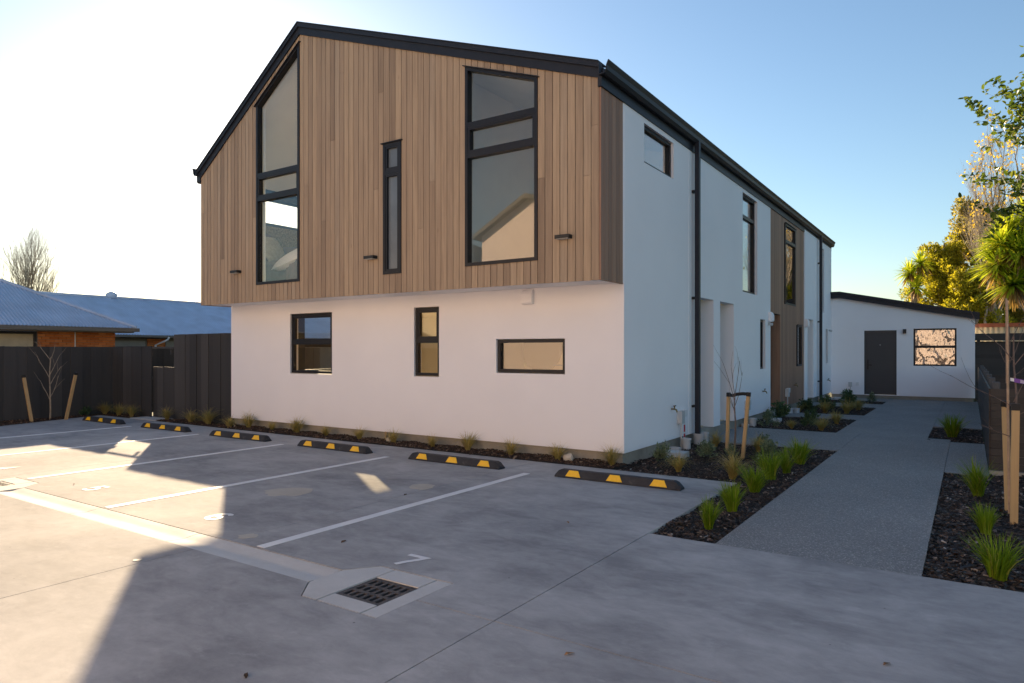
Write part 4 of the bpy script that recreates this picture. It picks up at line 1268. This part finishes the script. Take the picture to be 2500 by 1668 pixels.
MB().box(0.35, 9.0, 11.05, 26.2, -0.14, -0.02).out('yard', 'found', None, kind='structure')  # pale ground added behind the fence to lift light on the side wall
# cream shed behind
shed = empty('garden_shed', (2, 32, 0), label='cream corrugated shed with red brown fascia behind the tall fence', cat='shed')
N = 150
V, F = [], []
for i in range(N + 1):
    x = 0.1 + 4.2 * i / N
    ph = (i % 6)
    dy = 0.0 if ph < 2 else (-0.03 if ph in (3, 4) else -0.015)
    V += [(x, 31.5 + dy, 0), (x, 31.5 + dy, 2.5)]
for i in range(N):
    F.append((2 * i, 2 * i + 2, 2 * i + 3, 2 * i + 1))
obj('wall', V, F, 'cream_iron', shed)
MB().box(0.1, 4.3, 31.56, 34, 0, 2.45).out('inner_wall', 'cream_iron', shed)
MB().box(0.0, 4.5, 31.35, 34.2, 2.5, 2.64).out('fascia', 'red_trim', shed)

# ------------------------------------------------------------------ plants
def blades(n, h, spread, droop, w, rnd, base=0.03, hvar=0.35):
    V, F = [], []
    for i in range(n):
        a = rnd.uniform(0, 2 * math.pi)
        r0 = base * math.sqrt(rnd.random())
        L = h * (1 - hvar * rnd.random())
        lean = spread * rnd.random() ** 0.7
        dr = droop * rnd.uniform(0.3, 1.0)
        d = Vector((math.cos(a), math.sin(a), 0))
        tw = a + rnd.uniform(0.8, 2.2)
        pw = Vector((math.cos(tw), math.sin(tw), 0))
        b = len(V)
        seg = 4
        for k in range(seg + 1):
            t = k / seg
            out = lean * (t ** 1.3) * L
            z = L * t * math.cos(min(1.2, lean)) - dr * L * t ** 3
            p = Vector((r0 * math.cos(a * 3), r0 * math.sin(a * 3), 0)) + d * (out + dr * 0.4 * L * t ** 2) + Vector((0, 0, max(z, -0.01)))
            ww = w * (1 - t) ** 0.6 * 0.5 + 0.0006
            V += [p - pw * ww, p + pw * ww]
        for k in range(seg):
            F.append((b + 2 * k, b + 2 * k + 1, b + 2 * k + 3, b + 2 * k + 2))
    return V, F
def mesh_of(name, V, F, mat):
    me = bpy.data.meshes.new(name)
    me.from_pydata([tuple(v) for v in V], [], F)
    me.polygons.foreach_set('use_smooth', [True] * len(me.polygons))
    me.materials.append(M[mat])
    return me
rn = random.Random(3)
TAN = [mesh_of('tussock_plant', *blades(210, 0.58, 0.42, 0.30, 0.006, rn, 0.035, 0.6), 'tan') for _ in range(4)]
TANB = [mesh_of('tussock_plant', *blades(330, 0.60, 0.75, 0.60, 0.007, rn, 0.045, 0.5), 'tan') for _ in range(3)]
GRN = [mesh_of('mat_rush', *blades(330, 0.50, 0.62, 0.28, 0.0095, rn, 0.06, 0.55), 'green') for _ in range(4)]
def leaf_ball(n, r, h, rnd, ls=0.04, lw=0.4, seedstems=14):
    V, F = [], []
    stems = []
    for i in range(seedstems):
        a = rnd.uniform(0, 6.283); l = rnd.uniform(0.2, 1.0)
        stems.append(Vector((r * math.cos(a) * l, r * math.sin(a) * l, h * math.sqrt(max(0.08, 1 - l * l)) * rnd.uniform(0.75, 1.08))))
    for i in range(n):
        s = rnd.choice(stems)
        t = rnd.uniform(0.35, 1.0)
        p = Vector((s.x * t, s.y * t, s.z * t)) + Vector([rnd.gauss(0, r * 0.09) for _ in range(3)])
        d = (s.normalized() + Vector([rnd.gauss(0, 0.55) for _ in range(3)])).normalized()
        q = d.cross(Vector([rnd.gauss(0, 1) for _ in range(3)])).normalized()
        L = ls * rnd.uniform(0.7, 1.3)
        b = len(V)
        V += [p, p + d * L * .5 + q * L * lw * .5, p + d * L, p + d * L * .5 - q * L * lw * .5]
        F.append((b, b + 1, b + 2, b + 3))
    return V, F
HEB = [mesh_of('hebe_shrub', *leaf_ball(700, 0.21, 0.30, rn, 0.045, 0.42, 22), 'hebe') for _ in range(3)]
DRK = [mesh_of('dark_shrub', *leaf_ball(600, 0.26, 0.38, rn, 0.07, 0.5, 20), 'darkleaf') for _ in range(2)]
def plant(meshes, name, x, y, s, label, cat, group, z=0.0, lean=0.0):
    o = bpy.data.objects.new(name, R.choice(meshes))
    o.location = (x, y, z)
    o.rotation_euler = (R.gauss(0, 0.10), R.gauss(0, 0.10), R.uniform(0, 6.28))
    s *= 0.86 * R.uniform(0.88, 1.1)
    o.scale = (s * R.uniform(0.85, 1.15), s * R.uniform(0.85, 1.15), s * R.uniform(1.0, 1.2))
    COL.objects.link(o)
    return setp(o, label, cat, group)
gF = 'tan tussocks along the white front wall'
ordn = ['first', 'second', 'third', 'fourth', 'fifth', 'sixth', 'seventh', 'eighth', 'ninth', 'tenth', 'eleventh']
for i, (x, s) in enumerate(((-12.27, .85), (-11.53, .6), (-10.78, .82), (-9.94, .66), (-9.06, .72), (-8.21, .80), (-7.34, .62), (-6.62, .92), (-5.80, .72), (-4.97, .80), (-4.10, .82))):
    plant(TANB, 'tussock_plant', x, 8.60, s, f'{ordn[i]} tan tussock from the left along the white front wall', 'grass tuft', gF, 0.01)
gL = 'tan tussocks in front of the charcoal fence'
for i, (x, y, s) in enumerate(((-18.0, 8.50, .95), (-17.38, 8.53, .92), (-16.78, 8.53, .78), (-15.36, 8.62, .98), (-14.40, 8.60, .85), (-13.66, 8.58, .88), (-12.72, 8.44, .80))):
    plant(TANB, 'tussock_plant', x, y, s, ['tan tussock by the dark leafy seedling at the low fence', 'tan tussock directly behind the farthest wheel stop', 'tan tussock just left of the pale paving slab', 'tallest tan tussock just right of the pale paving slab', 'middle tan tussock before the tall charcoal fence', 'greenish tan tussock left of the building corner', 'tan tussock at the left corner of the white wall'][i], 'grass tuft', gL, 0.01)
plant(DRK, 'leafy_seedling', -18.05, 8.05, 0.62, 'small dark green leafy seedling beside the low charcoal fence', 'plant', None)
gG = 'green mat rushes edging the path'
for i, (x, y, s) in enumerate(((-1.98, 6.17, .88), (-1.99, 6.94, .90), (-2.05, 8.05, 1.05), (-2.07, 8.91, .95), (-2.02, 9.55, 1.05), (-2.03, 10.45, 1.10))):
    plant(GRN, 'mat_rush', x, y, s, ['nearest bright green grass clump left of the path', 'second bright green clump left of the path', 'third bright green clump beside the corner of the parking slab', 'fourth bright green clump left of the path', 'fifth green clump on the left of the path, overlapping the sixth', 'farthest and largest green clump left of the path'][i], 'grass tuft', gG, -0.02)
for i, (x, y, s) in enumerate(((0.17, 5.95, .92), (0.12, 7.30, .92), (0.08, 9.2, 1.05), (-0.27, 15.2, 1.25))):
    plant(GRN, 'mat_rush', x, y, s, ['nearest bright green clump in the right hand bed', 'middle green clump in the right hand bed left of the stakes', 'farthest green clump of the right hand bed near the slat fence', 'lone green clump in the small square bed on the right'][i], 'grass tuft', gG, -0.02)
gT = 'tan tussocks in the beds along the side wall'
for i, (x, y, s) in enumerate(((-3.22, 8.78, .80), (-2.48, 8.66, .92), (-2.80, 11.25, .80), (-3.54, 11.4, .75))):
    plant(TANB, 'tussock_plant', x, y, s, ['drooping straw coloured tussock behind the nearest wheel stop', 'large drooping tussock at the corner of the parking slab', 'pale tussock at the far edge of the near bed right of the stakes', 'pale tussock at the far edge of the near bed left of the stakes'][i], 'grass tuft', gT, -0.01)
for i, (x, y, s) in enumerate(((-3.69, 9.35, .95), (-3.30, 10.1, 1.0), (-2.98, 10.35, .85), (-2.45, 10.45, 1.05), (-2.85, 11.65, .95))):
    plant(HEB, 'hebe_shrub', x, y, s, ['grey green shrub hiding the meter box lid near the corner', 'grey green shrub below the near downpipe', 'small grey green shrub at the foot of the stakes', 'grey green shrub behind the bright green clumps', 'grey green shrub against the cross path'][i], 'shrub', 'grey green shrubs in the near bed', -0.01)
gB = 'plants in the second bed'
for m, nm, x, y, s, l in ((TANB, 'tussock_plant', -3.05, 14.95, .7, 'tan tussock at the middle front of the second bed'), (TANB, 'tussock_plant', -2.50, 14.95, .9, 'tan tussock at the front right corner of the second bed'),
                          (TANB, 'tussock_plant', -2.42, 16.4, .95, 'tan tussock at the back right of the second bed'), (HEB, 'hebe_shrub', -3.55, 15.05, 1.05, 'grey green shrub at the left front of the second bed'),
                          (DRK, 'dark_shrub', -3.70, 16.7, 1.15, 'dark green shrub at the back left of the second bed'), (DRK, 'dark_shrub', -2.80, 15.5, 1.05, 'dark green shrub in the middle of the second bed')):
    plant(m, nm, x, y, s, l, 'grass tuft' if m is TANB else 'shrub', gB, -0.01)
gC = 'plants in the third bed'
for m, nm, x, y, s, l in ((DRK, 'dark_shrub', -3.55, 19.1, 1.0, 'dark shrub at the left front of the third bed'), (DRK, 'dark_shrub', -3.25, 20.2, 1.2, 'dark shrub in the middle of the third bed'), (TANB, 'tussock_plant', -3.12, 19.2, .9, 'tan tussock at the front of the third bed'),
                          (TANB, 'tussock_plant', -2.62, 19.3, .95, 'tan tussock at the right front of the third bed'), (TANB, 'tussock_plant', -2.50, 20.6, 1.0, 'tan tussock at the right rear of the third bed'), (DRK, 'dark_shrub', -2.85, 21.1, 1.15, 'dark shrub at the rear of the third bed'), (TANB, 'tussock_plant', -3.7, 19.0, .8, 'tan tussock by the wall in the third bed')):
    plant(m, nm, x, y, s, l, 'grass tuft' if m is TANB else 'shrub', gC, -0.01)
plant(DRK, 'dark_shrub', -3.2, 23.8, 1.1, 'dark shrub in the farthest bed before the end unit', 'shrub', None)
plant(HEB, 'hebe_shrub', -2.55, 23.9, 1.0, 'small green shrub left of the end unit door in the farthest bed', 'shrub', None)
for x, y, s, l in ((-8.37, 8.64, 0.055, 'small pale stone beside a tussock in the front strip'), (-4.80, 8.62, 0.075, 'pale stone with dark pits by the tussock near the building corner')):
    me = bmesh.new()
    bmesh.ops.create_icosphere(me, subdivisions=2, radius=1)
    for v in me.verts:
        k = 1 + 0.14 * math.sin(v.co.x * 5 + v.co.y * 3) + R.uniform(-0.07, 0.07)
        v.co = Vector((v.co.x * k * s * 1.1, v.co.y * k * s * 0.8, v.co.z * k * s * 0.85))
    mm = bpy.data.meshes.new('stone'); me.to_mesh(mm); me.free()
    mm.materials.append(M['stone'])
    o = bpy.data.objects.new('stone', mm); o.location = (x, y, 0.06); COL.objects.link(o)
    setp(o, l, 'stone')
MB().box(-8.60, -8.575, 8.765, 8.79, 0.0, 0.17).out('marker_peg', 'pine', None, origin=(-8.58, 8.78, 0), label='small upright peg against the front foundation', cat='peg')

# stakes, ties and young trees
def stake(p0, p1, w, label, group, capmat=None):
    p0, p1 = Vector(p0), Vector(p1)
    t = empty('tree_stake', p0, label=label, cat='stake', group=group)
    d = (p1 - p0).normalized()
    a = d.cross(Vector((0, 1, 0))).normalized() * w / 2
    b = a.cross(d).normalized() * w / 2
    def seg(q0, q1, k, nm, mat):
        V = [q0 + a * k * sx + b * k * sy for sx, sy in ((-1, -1), (-1, 1), (1, 1), (1, -1))] + [q1 + a * k * sx + b * k * sy for sx, sy in ((-1, -1), (-1, 1), (1, 1), (1, -1))]
        obj(nm, V, MB.BOXF, mat, t, recalc=True)
    seg(p0, p1, 1.0, 'shaft', 'pine')
    if capmat:
        seg(p1 - d * 0.06, p1 + d * 0.003, 1.12, 'tie_wrap', 'strap')
    return t
def strap(pts, h, label):
    V, F = [], []
    for i, p in enumerate(pts):
        p = Vector(p)
        t = (Vector(pts[min(i + 1, len(pts) - 1)]) - Vector(pts[max(0, i - 1)])).normalized()
        n = Vector((-t.y, t.x, 0)).normalized() * 0.004
        V += [p + n + Vector((0, 0, -h)), p + n + Vector((0, 0, h)), p - n + Vector((0, 0, h)), p - n + Vector((0, 0, -h))]
    for i in range(len(pts) - 1):
        for k in range(4):
            F.append((4 * i + k, 4 * i + (k + 1) % 4, 4 * i + 4 + (k + 1) % 4, 4 * i + 4 + k))
    F += [(0, 1, 2, 3), tuple(len(V) - 4 + k for k in (3, 2, 1, 0))]
    return obj('tree_tie', V, F, 'strap', None, recalc=True, origin=pts[0], label=label, cat='tree tie')
def twigs(mb, p, d, L, r, depth, rnd, split=3, ang=0.5, up=0.15, tips=None, nseg=3):
    pts = [Vector(p)]
    rad = [r]
    dd = Vector(d).normalized()
    for k in range(nseg):
        dd = (dd + Vector([rnd.gauss(0, 0.10) for _ in range(3)]) + Vector((0, 0, up * 0.3))).normalized()
        pts.append(pts[-1] + dd * L / nseg)
        rad.append(r * (1 - 0.6 * (k + 1) / nseg))
    mb.tube(pts, rad, 5 if r > 0.02 else 4 if r > 0.006 else 3, caps=False)
    if tips is not None and depth <= 1:
        tips += pts[1:]
    if depth > 0:
        for s in range(split):
            k = rnd.uniform(0.25, 1.0) * nseg
            i = min(int(k), nseg - 1)
            q = pts[i].lerp(pts[i + 1], k - i)
            ax = dd.cross(Vector([rnd.gauss(0, 1) for _ in range(3)])).normalized()
            nd = (Matrix.Rotation(ang * rnd.uniform(0.6, 1.3), 3, ax) @ dd + Vector((0, 0, up))).normalized()
            twigs(mb, q, nd, L * rnd.uniform(0.45, 0.75), max(rad[i] * 0.6, 0.0018), depth - 1, rnd, split, ang, up, tips, nseg)
def sapling(base, h, r, label, side, rnd, mat='bark'):
    t = empty('young_tree', base, label=label, cat='tree')
    b = Vector(base)
    mb = MB()
    pts = [b + Vector((rnd.gauss(0, 0.008), rnd.gauss(0, 0.008), h * k / 6)) for k in range(7)]
    pts[0] = b - Vector((0, 0, 0.05))
    mb.tube(pts, [r * (1 - 0.5 * k / 6) for k in range(7)], 7)
    mb.out('trunk', mat, t)
    br = MB()
    for (z, d, L) in side:
        twigs(br, b + Vector((0, 0, z)), d, L, r * 0.42, 1, rnd, 2, 0.5, 0.2)
    br.out('branches', mat, t)
    return t
gS = 'pine stakes of the young trees'
stake((-3.23, 11.0, -0.1), (-3.20, 10.98, 0.93), 0.05, 'left pine stake of the pair in the near bed', gS, True)
stake((-2.86, 10.52, -0.1), (-2.78, 10.58, 0.97), 0.05, 'right pine stake of the pair in the near bed', gS, True)
strap([(-3.20, 10.955, 0.90), (-3.08, 10.80, 0.90), (-2.99, 10.70, 0.93), (-2.88, 10.64, 0.945), (-2.78, 10.55, 0.945)], 0.025, 'black webbing tie joining the two stakes in the near bed')
sapling((-3.01, 10.66, 0), 0.95, 0.016, 'bare young tree tied between two stakes in the near bed', [(0.75, (0.25, 0.1, 1), 0.55), (0.8, (-0.28, -0.1, 1), 0.62), (0.9, (-0.05, 0.1, 1), 0.5), (0.9, (0.12, -0.05, 1), 0.55), (0.6, (-0.25, 0.1, 1), 0.35)], random.Random(4))
stake((-17.46, 6.70, -0.1), (-17.72, 6.62, 1.05), 0.055, 'left pine stake leaning by the low fence', gS, True)
stake((-17.50, 7.38, -0.1), (-17.28, 7.52, 1.10), 0.055, 'right pine stake leaning by the low fence', gS, True)
sapling((-17.83, 7.20, 0), 1.45, 0.020, 'bare slender young tree between leaning stakes at the low fence', [(0.45, (-0.3, -0.4, 1), 0.5), (0.5, (0.2, 0.5, 1), 0.55), (0.95, (-0.2, -0.5, 1), 0.6), (0.8, (0.2, 0.6, 1), 0.5), (1.4, (-0.2, -0.6, 1), 0.5), (1.38, (0.1, 0.35, 1), 0.35), (1.05, (0.1, 0.5, 1), 0.5)], random.Random(8), 'bark_pale')
stake((0.33, 8.59, -0.1), (0.30, 8.60, 1.09), 0.062, 'farther pine stake of the pair in the right hand bed', gS, True)
stake((0.345, 7.96, -0.1), (0.36, 7.98, 1.10), 0.062, 'nearest pine stake in the right hand bed', gS, True)
strap([(0.30, 8.565, 1.06), (0.34, 8.42, 1.04), (0.37, 8.25, 1.05), (0.36, 8.02, 1.06)], 0.03, 'black webbing tie joining the stakes in the right hand bed')
tr = sapling((0.36, 8.30, 0), 1.75, 0.013, 'bare twiggy young tree beside the bamboo cane in the right bed', [(1.05, (-1, 0.15, 0.38), 0.62), (0.75, (-1, 0.1, 0.28), 0.30), (1.1, (0.5, 0.1, 1), 0.55), (1.5, (-0.7, 0.1, 1), 0.55), (1.45, (0.6, 0.1, 1), 0.6), (0.95, (0.8, 0.0, 0.4), 0.3)], random.Random(15))
cn = MB()
cn.tube([(0.325, 8.32, -0.05), (0.315, 8.32, 1.0), (0.308, 8.32, 2.1)], [0.012, 0.012, 0.010], 8)
for z in (0.35, 0.72, 1.1, 1.5, 1.9): cn.tube([(0.325 - z * 0.009, 8.32, z), (0.325 - z * 0.009, 8.32, z + 0.008)], 0.0145, 8)
cn.out('bamboo_cane', 'bamboo', None, origin=(0.33, 8.32, 0), label='tall bamboo cane supporting the young tree in the right bed', cat='cane')
tg = empty('plant_tag', (0.42, 8.26, 1.28), label='purple and white plant label tied to the young tree on the right', cat='label')
tf = lambda u, d, z: (0.36 + u, 8.25 - d + u * 0.2, z - u * 0.22)
MB().prism([(0.0, 1.295), (0.20, 1.295), (0.20, 1.335), (0.0, 1.335)], tf, 0, -0.002).out('tag', 'purple', tg, recalc=True)
MB().prism([(-0.03, 1.30), (0.0, 1.30), (0.0, 1.332), (-0.03, 1.332)], tf, 0, -0.002).out('white_tab', 'white_plastic', tg, recalc=True)
for k, (z, u0, u1) in enumerate(((1.322, 0.05, 0.14), (1.311, 0.05, 0.17), (1.301, 0.05, 0.12))):
    MB().prism([(u0, z), (u1, z), (u1, z + 0.005), (u0, z + 0.005)], tf, 0.0012, 0.0004).out('print', 'white_plastic', tg, recalc=True)
c2 = MB().tube([(0.50, 13.6, 0.6), (0.49, 13.6, 2.45)], 0.014, 8).out('bamboo_cane', 'bamboo', None, origin=(0.5, 13.6, 0.6), label='bamboo cane of the second young tree behind the slat fence', cat='cane')
sapling((0.53, 13.62, 0.0), 2.0, 0.015, 'bare young tree behind the nearest slat fence', [(1.3, (-0.5, 0.1, 1), 0.4), (1.4, (0.6, 0, 1), 0.6), (1.7, (0.3, 0, 1), 0.6), (1.1, (0.6, 0, 1), 0.4)], random.Random(21))

# fallen leaves on the slabs
LEAVES = ((-4.35, 3.95, 'dry leaf lying right of the line between bays six and seven'), (-3.1, 5.55, 'dry leaf in the middle of bay seven'), (-2.95, 2.05, 'dry leaf on the concrete in front of the near drain grate'),
          (-0.85, 3.05, 'dry leaf on the bare concrete below the path end'), (-1.75, 3.15, 'dry leaf just right of the long slab joint'), (-0.35, 3.95, 'dry leaf nearest the right hand bed'), (-5.2, 5.62, 'dry leaf on the slab joint in bay six'),
          (-7.1, 2.3, 'dry leaf on the sunlit concrete in front of the channel'), (-0.9, 2.75, 'dry leaf at the bottom right of the concrete'), (-8.9, 3.85, 'orange leaf in the sun beside the painted number five'))
for i, (x, y, lab) in enumerate(LEAVES):
    a = R.uniform(0, 6.28)
    L, w = R.uniform(0.016, 0.034), R.uniform(0.007, 0.012)
    P = []
    for u, v, z in ((-1, 0, 0.002), (-0.3, 1, 0.012), (0.5, 0.8, 0.010), (1, 0, 0.004), (0.5, -0.8, 0.014), (-0.3, -1, 0.006)):
        P.append((x + L * u * math.cos(a) - w * v * math.sin(a), y + L * u * math.sin(a) + w * v * math.cos(a), z))
    obj('fallen_leaf', P + [(p[0], p[1], p[2] + 0.0015) for p in P], [(0, 1, 2, 3, 4, 5), (11, 10, 9, 8, 7, 6)] + [(i0, (i0 + 1) % 6, (i0 + 1) % 6 + 6, i0 + 6) for i0 in range(6)], 'dryleaf', None, origin=(x, y, 0), label=lab, cat='leaf', group='dry leaves scattered on the concrete')

# ------------------------------------------------------------------ trees
def tree_root(name, base, label):
    return empty(name, base, label=label, cat='tree')
# bare poplar far left
rp = random.Random(31)
pt = tree_root('poplar_tree', (-114, 43.7, 0), 'tall bare winter poplar beyond the blue roofs on the left')
def bare(t, base, h, stems, spread, lvls, rnd, r0, mat, trunkmat, low=0.15):
    b = Vector(base)
    mb = MB()
    tr_ = []
    for s in range(stems):
        a = 2 * math.pi * s / stems + rnd.uniform(-0.4, 0.4)
        top = b + Vector((spread * 0.35 * math.cos(a) * rnd.random(), spread * 0.35 * math.sin(a) * rnd.random(), h * rnd.uniform(0.85, 1.0)))
        pts = [b.lerp(top, k / 8) + Vector((rnd.gauss(0, 0.01 * h), rnd.gauss(0, 0.01 * h), 0)) * (k > 0) for k in range(9)]
        mb.tube(pts, [max(0.012, r0 * (1 - k / 8.3)) for k in range(9)], 7)
        tr_.append(pts)
    mb.out('trunk', trunkmat, t)
    cr = MB()
    tips = []
    for pts in tr_:
        for k in range(lvls):
            f = low + (1 - low) * (k + rnd.random()) / lvls
            i = min(int(f * 8), 7)
            p = pts[i].lerp(pts[i + 1], f * 8 - i)
            a = rnd.uniform(0, 6.28)
            L = spread * (1.15 - f) * rnd.uniform(0.7, 1.3) * 1.6
            twigs(cr, p, (math.cos(a) * 0.5, math.sin(a) * 0.5, 1.0), L, max(0.01, r0 * (1 - f) * 0.4), 3, rnd, 4, 0.42, 0.35, tips)
    cr.out('crown', mat, t)
    return tips
bare(pt, (-114, 43.7, 0), 20.6, 3, 4.9, 34, rp, 0.20, 'bark_far', 'bark_far', 0.12)

def leaf_cloud(centers, per, size, aspect, rnd, spreadr):
    V, F = [], []
    for c, rad, nrm in centers:
        for i in range(per):
            d = Vector([rnd.gauss(0, 1) for _ in range(3)]).normalized()
            p = Vector(c) + d * rad * rnd.random() ** 0.4
            ax = (d + Vector((0, 0, 0.5)) + Vector([rnd.gauss(0, 0.5) for _ in range(3)])).normalized()
            q = ax.cross(Vector([rnd.gauss(0, 1) for _ in range(3)])).normalized()
            L = size * rnd.uniform(0.6, 1.3)
            b = len(V)
            V += [p, p + ax * L * .5 + q * L * aspect * .5, p + ax * L, p + ax * L * .5 - q * L * aspect * .5]
            F.append((b, b + 1, b + 2, b + 3))
    return V, F
def conifer(base, h, w, label, rnd, mat, n=170, low=0.12, per=95, size=0.17):
    t = tree_root('conifer_tree', base, label)
    b = Vector(base)
    MB().tube([b, b + Vector((0, 0, h * 0.9))], [0.22, 0.04], 8).out('trunk', 'bark_grey', t)
    C = []
    lm = MB()
    for i in range(n // 3):
        f = low + (0.97 - low) * (i + rnd.random()) / (n // 3)
        L = w * (1.05 - f) ** 0.6 * rnd.uniform(0.55, 1.3)
        a = rnd.uniform(0, 6.28)
        d = Vector((math.cos(a), math.sin(a), rnd.uniform(0.15, 0.75)))
        o = b + Vector((0, 0, h * f * 0.86))
        tip = o + d * L
        lm.tube([o, o + d * L * 0.5 - Vector((0, 0, 0.06 * L)), tip], [0.05, 0.03, 0.01], 4)
        for k in range(5):
            q = 0.35 + 0.65 * (k + rnd.random()) / 5
            c = o + d * L * q + Vector((rnd.gauss(0, 0.16), rnd.gauss(0, 0.16), rnd.gauss(0.05, 0.12)))
            C.append((c, rnd.uniform(0.16, 0.36), None))
    lm.out('limbs', 'bark_grey', t)
    V, F = leaf_cloud(C, per, size, 0.4, rnd, 1)
    obj('crown', V, F, mat, t)
rc = random.Random(77)
conifer((-1.15, 44.0, 0), 8.3, 2.5, 'bushy yellow green conifer behind the end unit roof', rc, 'conifer', 260)
conifer((0.3, 46.0, 0), 11.4, 2.5, 'taller bronze green conifer behind the bushy one', rc, 'conifer_br', 260)
conifer((1.1, 43.5, 0), 8.3, 1.7, 'dark conifer at the right behind the cabbage tree', rc, 'conifer_br', 150)
conifer((0.0, 42.0, 0), 6.2, 2.0, 'low broad conifer behind the end unit and shed', rc, 'conifer', 220)
bt = tree_root('autumn_tree', (0.95, 41.5, 0), 'nearly bare upright tree with a few yellow leaves at the right')
tips = bare(bt, (0.95, 41.5, 0), 12.6, 7, 2.1, 12, random.Random(5), 0.10, 'bark_pale', 'bark_pale', 0.3)
V, F = leaf_cloud([(rc.choice(tips), 0.12, None) for _ in range(240)], 3, 0.14, 0.7, rc, 1)
obj('leaves', V, F, 'yellowleaf', bt)
bt2 = tree_root('autumn_tree', (2.2, 43.5, 0), 'second bare upright tree with yellow leaves at the right frame edge')
tips = bare(bt2, (2.2, 43.5, 0), 13.5, 3, 1.7, 11, random.Random(6), 0.15, 'bark_pale', 'bark_pale', 0.3)
V, F = leaf_cloud([(rc.choice(tips), 0.12, None) for _ in range(200)], 3, 0.14, 0.7, rc, 1)
obj('leaves', V, F, 'yellowleaf', bt2)

def cabbage(base, heads, label, rnd, L=0.85, n=150):
    t = tree_root('cabbage_tree', base, label)
    b = Vector(base)
    z0 = min(h[2] for h in heads) * 0.75
    fork = b + Vector((0.02, 0.0, z0))
    tm = MB().tube([b, b.lerp(fork, 0.5), fork], [0.17, 0.14, 0.12], 9)
    for hx in heads:
        tm.tube([fork - Vector((0, 0, 0.1)), fork.lerp(Vector(hx), 0.6) + Vector((0, 0, 0.0)), Vector(hx)], [0.11, 0.085, 0.07], 8)
    tm.out('trunk', 'bark_grey', t)
    for kind, mat, cnt in (('crown', 'cabbage', n), ('dead_skirt', 'deadleaf', n // 4)):
        V, F = [], []
        for hx in heads:
            for i in range(cnt):
                a = rnd.uniform(0, 6.28)
                el = math.asin(rnd.uniform(-0.35, 1.0)) if kind == 'crown' else rnd.uniform(-1.35, -0.5)
                d = Vector((math.cos(a) * math.cos(el), math.sin(a) * math.cos(el), math.sin(el)))
                l = L * rnd.uniform(0.75, 1.1) * (0.8 if kind != 'crown' else 1)
                sag = 0.12 + 0.30 * rnd.random()
                q = d.cross(Vector((0, 0, 1)))
                if q.length < 0.05: q = Vector((1, 0, 0))
                q.normalize()
                bb = len(V)
                for k in range(4):
                    s = k / 3
                    p = Vector(hx) + d * l * s - Vector((0, 0, sag * l * s * s * math.cos(el)))
                    ww = 0.038 * math.sin(math.pi * (0.15 + 0.80 * s)) + 0.003
                    V += [p - q * ww, p + q * ww]
                for k in range(3):
                    F.append((bb + 2 * k, bb + 2 * k + 1, bb + 2 * k + 3, bb + 2 * k + 2))
        obj(kind, V, F, mat, t)
rk = random.Random(12)
cabbage((-2.45, 41.6, 0), [(-2.6, 41.5, 5.7), (-2.15, 41.7, 6.2), (-2.3, 41.4, 4.9)], 'small cabbage tree left of the bushy conifer', rk, 0.9, 130)
cabbage((1.75, 29.9, 0), [(1.15, 29.9, 5.7), (1.75, 29.6, 6.1), (0.85, 29.6, 4.6), (2.0, 30.2, 5.2), (1.5, 29.4, 5.0), (1.25, 29.4, 3.9), (0.95, 29.5, 5.3)], 'large sunlit cabbage tree at the right frame edge behind the fence', rk, 1.05, 240)

# glossy broadleaf tree reaching in from the right
BX = 0.95
bl_t = tree_root('broadleaf_tree', (2.35 + BX, 12.6, 0), 'glossy leaved tree whose branches reach in at top right')
mb = MB().tube([(2.35 + BX, 12.6, 0), (2.3 + BX, 12.55, 2.0), (2.15 + BX, 12.5, 3.4), (1.9 + BX, 12.5, 4.6), (1.7 + BX, 12.5, 5.6)], [0.13, 0.11, 0.09, 0.06, 0.03], 9)
mb.out('trunk', 'bark_grey', bl_t)
rb_ = random.Random(41)
lb = MB()
tips = []
for (p, d, L) in (((2.2, 12.5, 3.3), (-1, -0.05, 0.18), 1.9), ((2.1, 12.5, 3.7), (-1, 0.1, 0.5), 1.7), ((2.0, 12.5, 4.1), (-1, -0.1, 0.55), 1.5), ((1.9, 12.5, 4.5), (-0.9, 0.2, 0.7), 1.5), ((1.9, 12.5, 4.6), (-0.4, -0.2, 1), 1.4), ((2.2, 12.5, 3.5), (-1, 0.15, 0.33), 1.7), ((2.05, 12.5, 3.9), (-1, -0.15, 0.6), 1.7), ((1.9, 12.5, 4.3), (-1, 0.0, 0.45), 1.35), ((2.0, 12.5, 4.2), (0.8, 0.2, 0.6), 1.6), ((2.1, 12.5, 3.8), (0.9, -0.2, 0.5), 1.6), ((2.0, 12.5, 4.3), (0.1, 0.9, 0.5), 1.4)):
    twigs(lb, (p[0] + BX, p[1], p[2]), d, L, 0.030, 3, rb_, 4, 0.55, 0.12, tips)
lb.out('limbs', 'bark_grey', bl_t)
V, F = [], []
for tpnt in tips:
    for k in range(5):
        d = Vector((rb_.gauss(0, 1), rb_.gauss(0, 1), rb_.gauss(0.2, 0.7))).normalized()
        q = d.cross(Vector([rb_.gauss(0, 1) for _ in range(3)])).normalized()
        nn = d.cross(q) * 0.012
        p = Vector(tpnt) + Vector([rb_.gauss(0, 0.03) for _ in range(3)])
        L = rb_.uniform(0.06, 0.115)
        b = len(V)
        w = L * 0.26
        V += [p, p + d * L * .35 + q * w + nn, p + d * L * .75 + q * w * .75 + nn, p + d * L, p + d * L * .75 - q * w * .75 + nn, p + d * L * .35 - q * w + nn]
        F += [(b, b + 1, b + 2, b + 3), (b, b + 3, b + 4, b + 5)]
obj('crown', V, F, 'broad', bl_t)
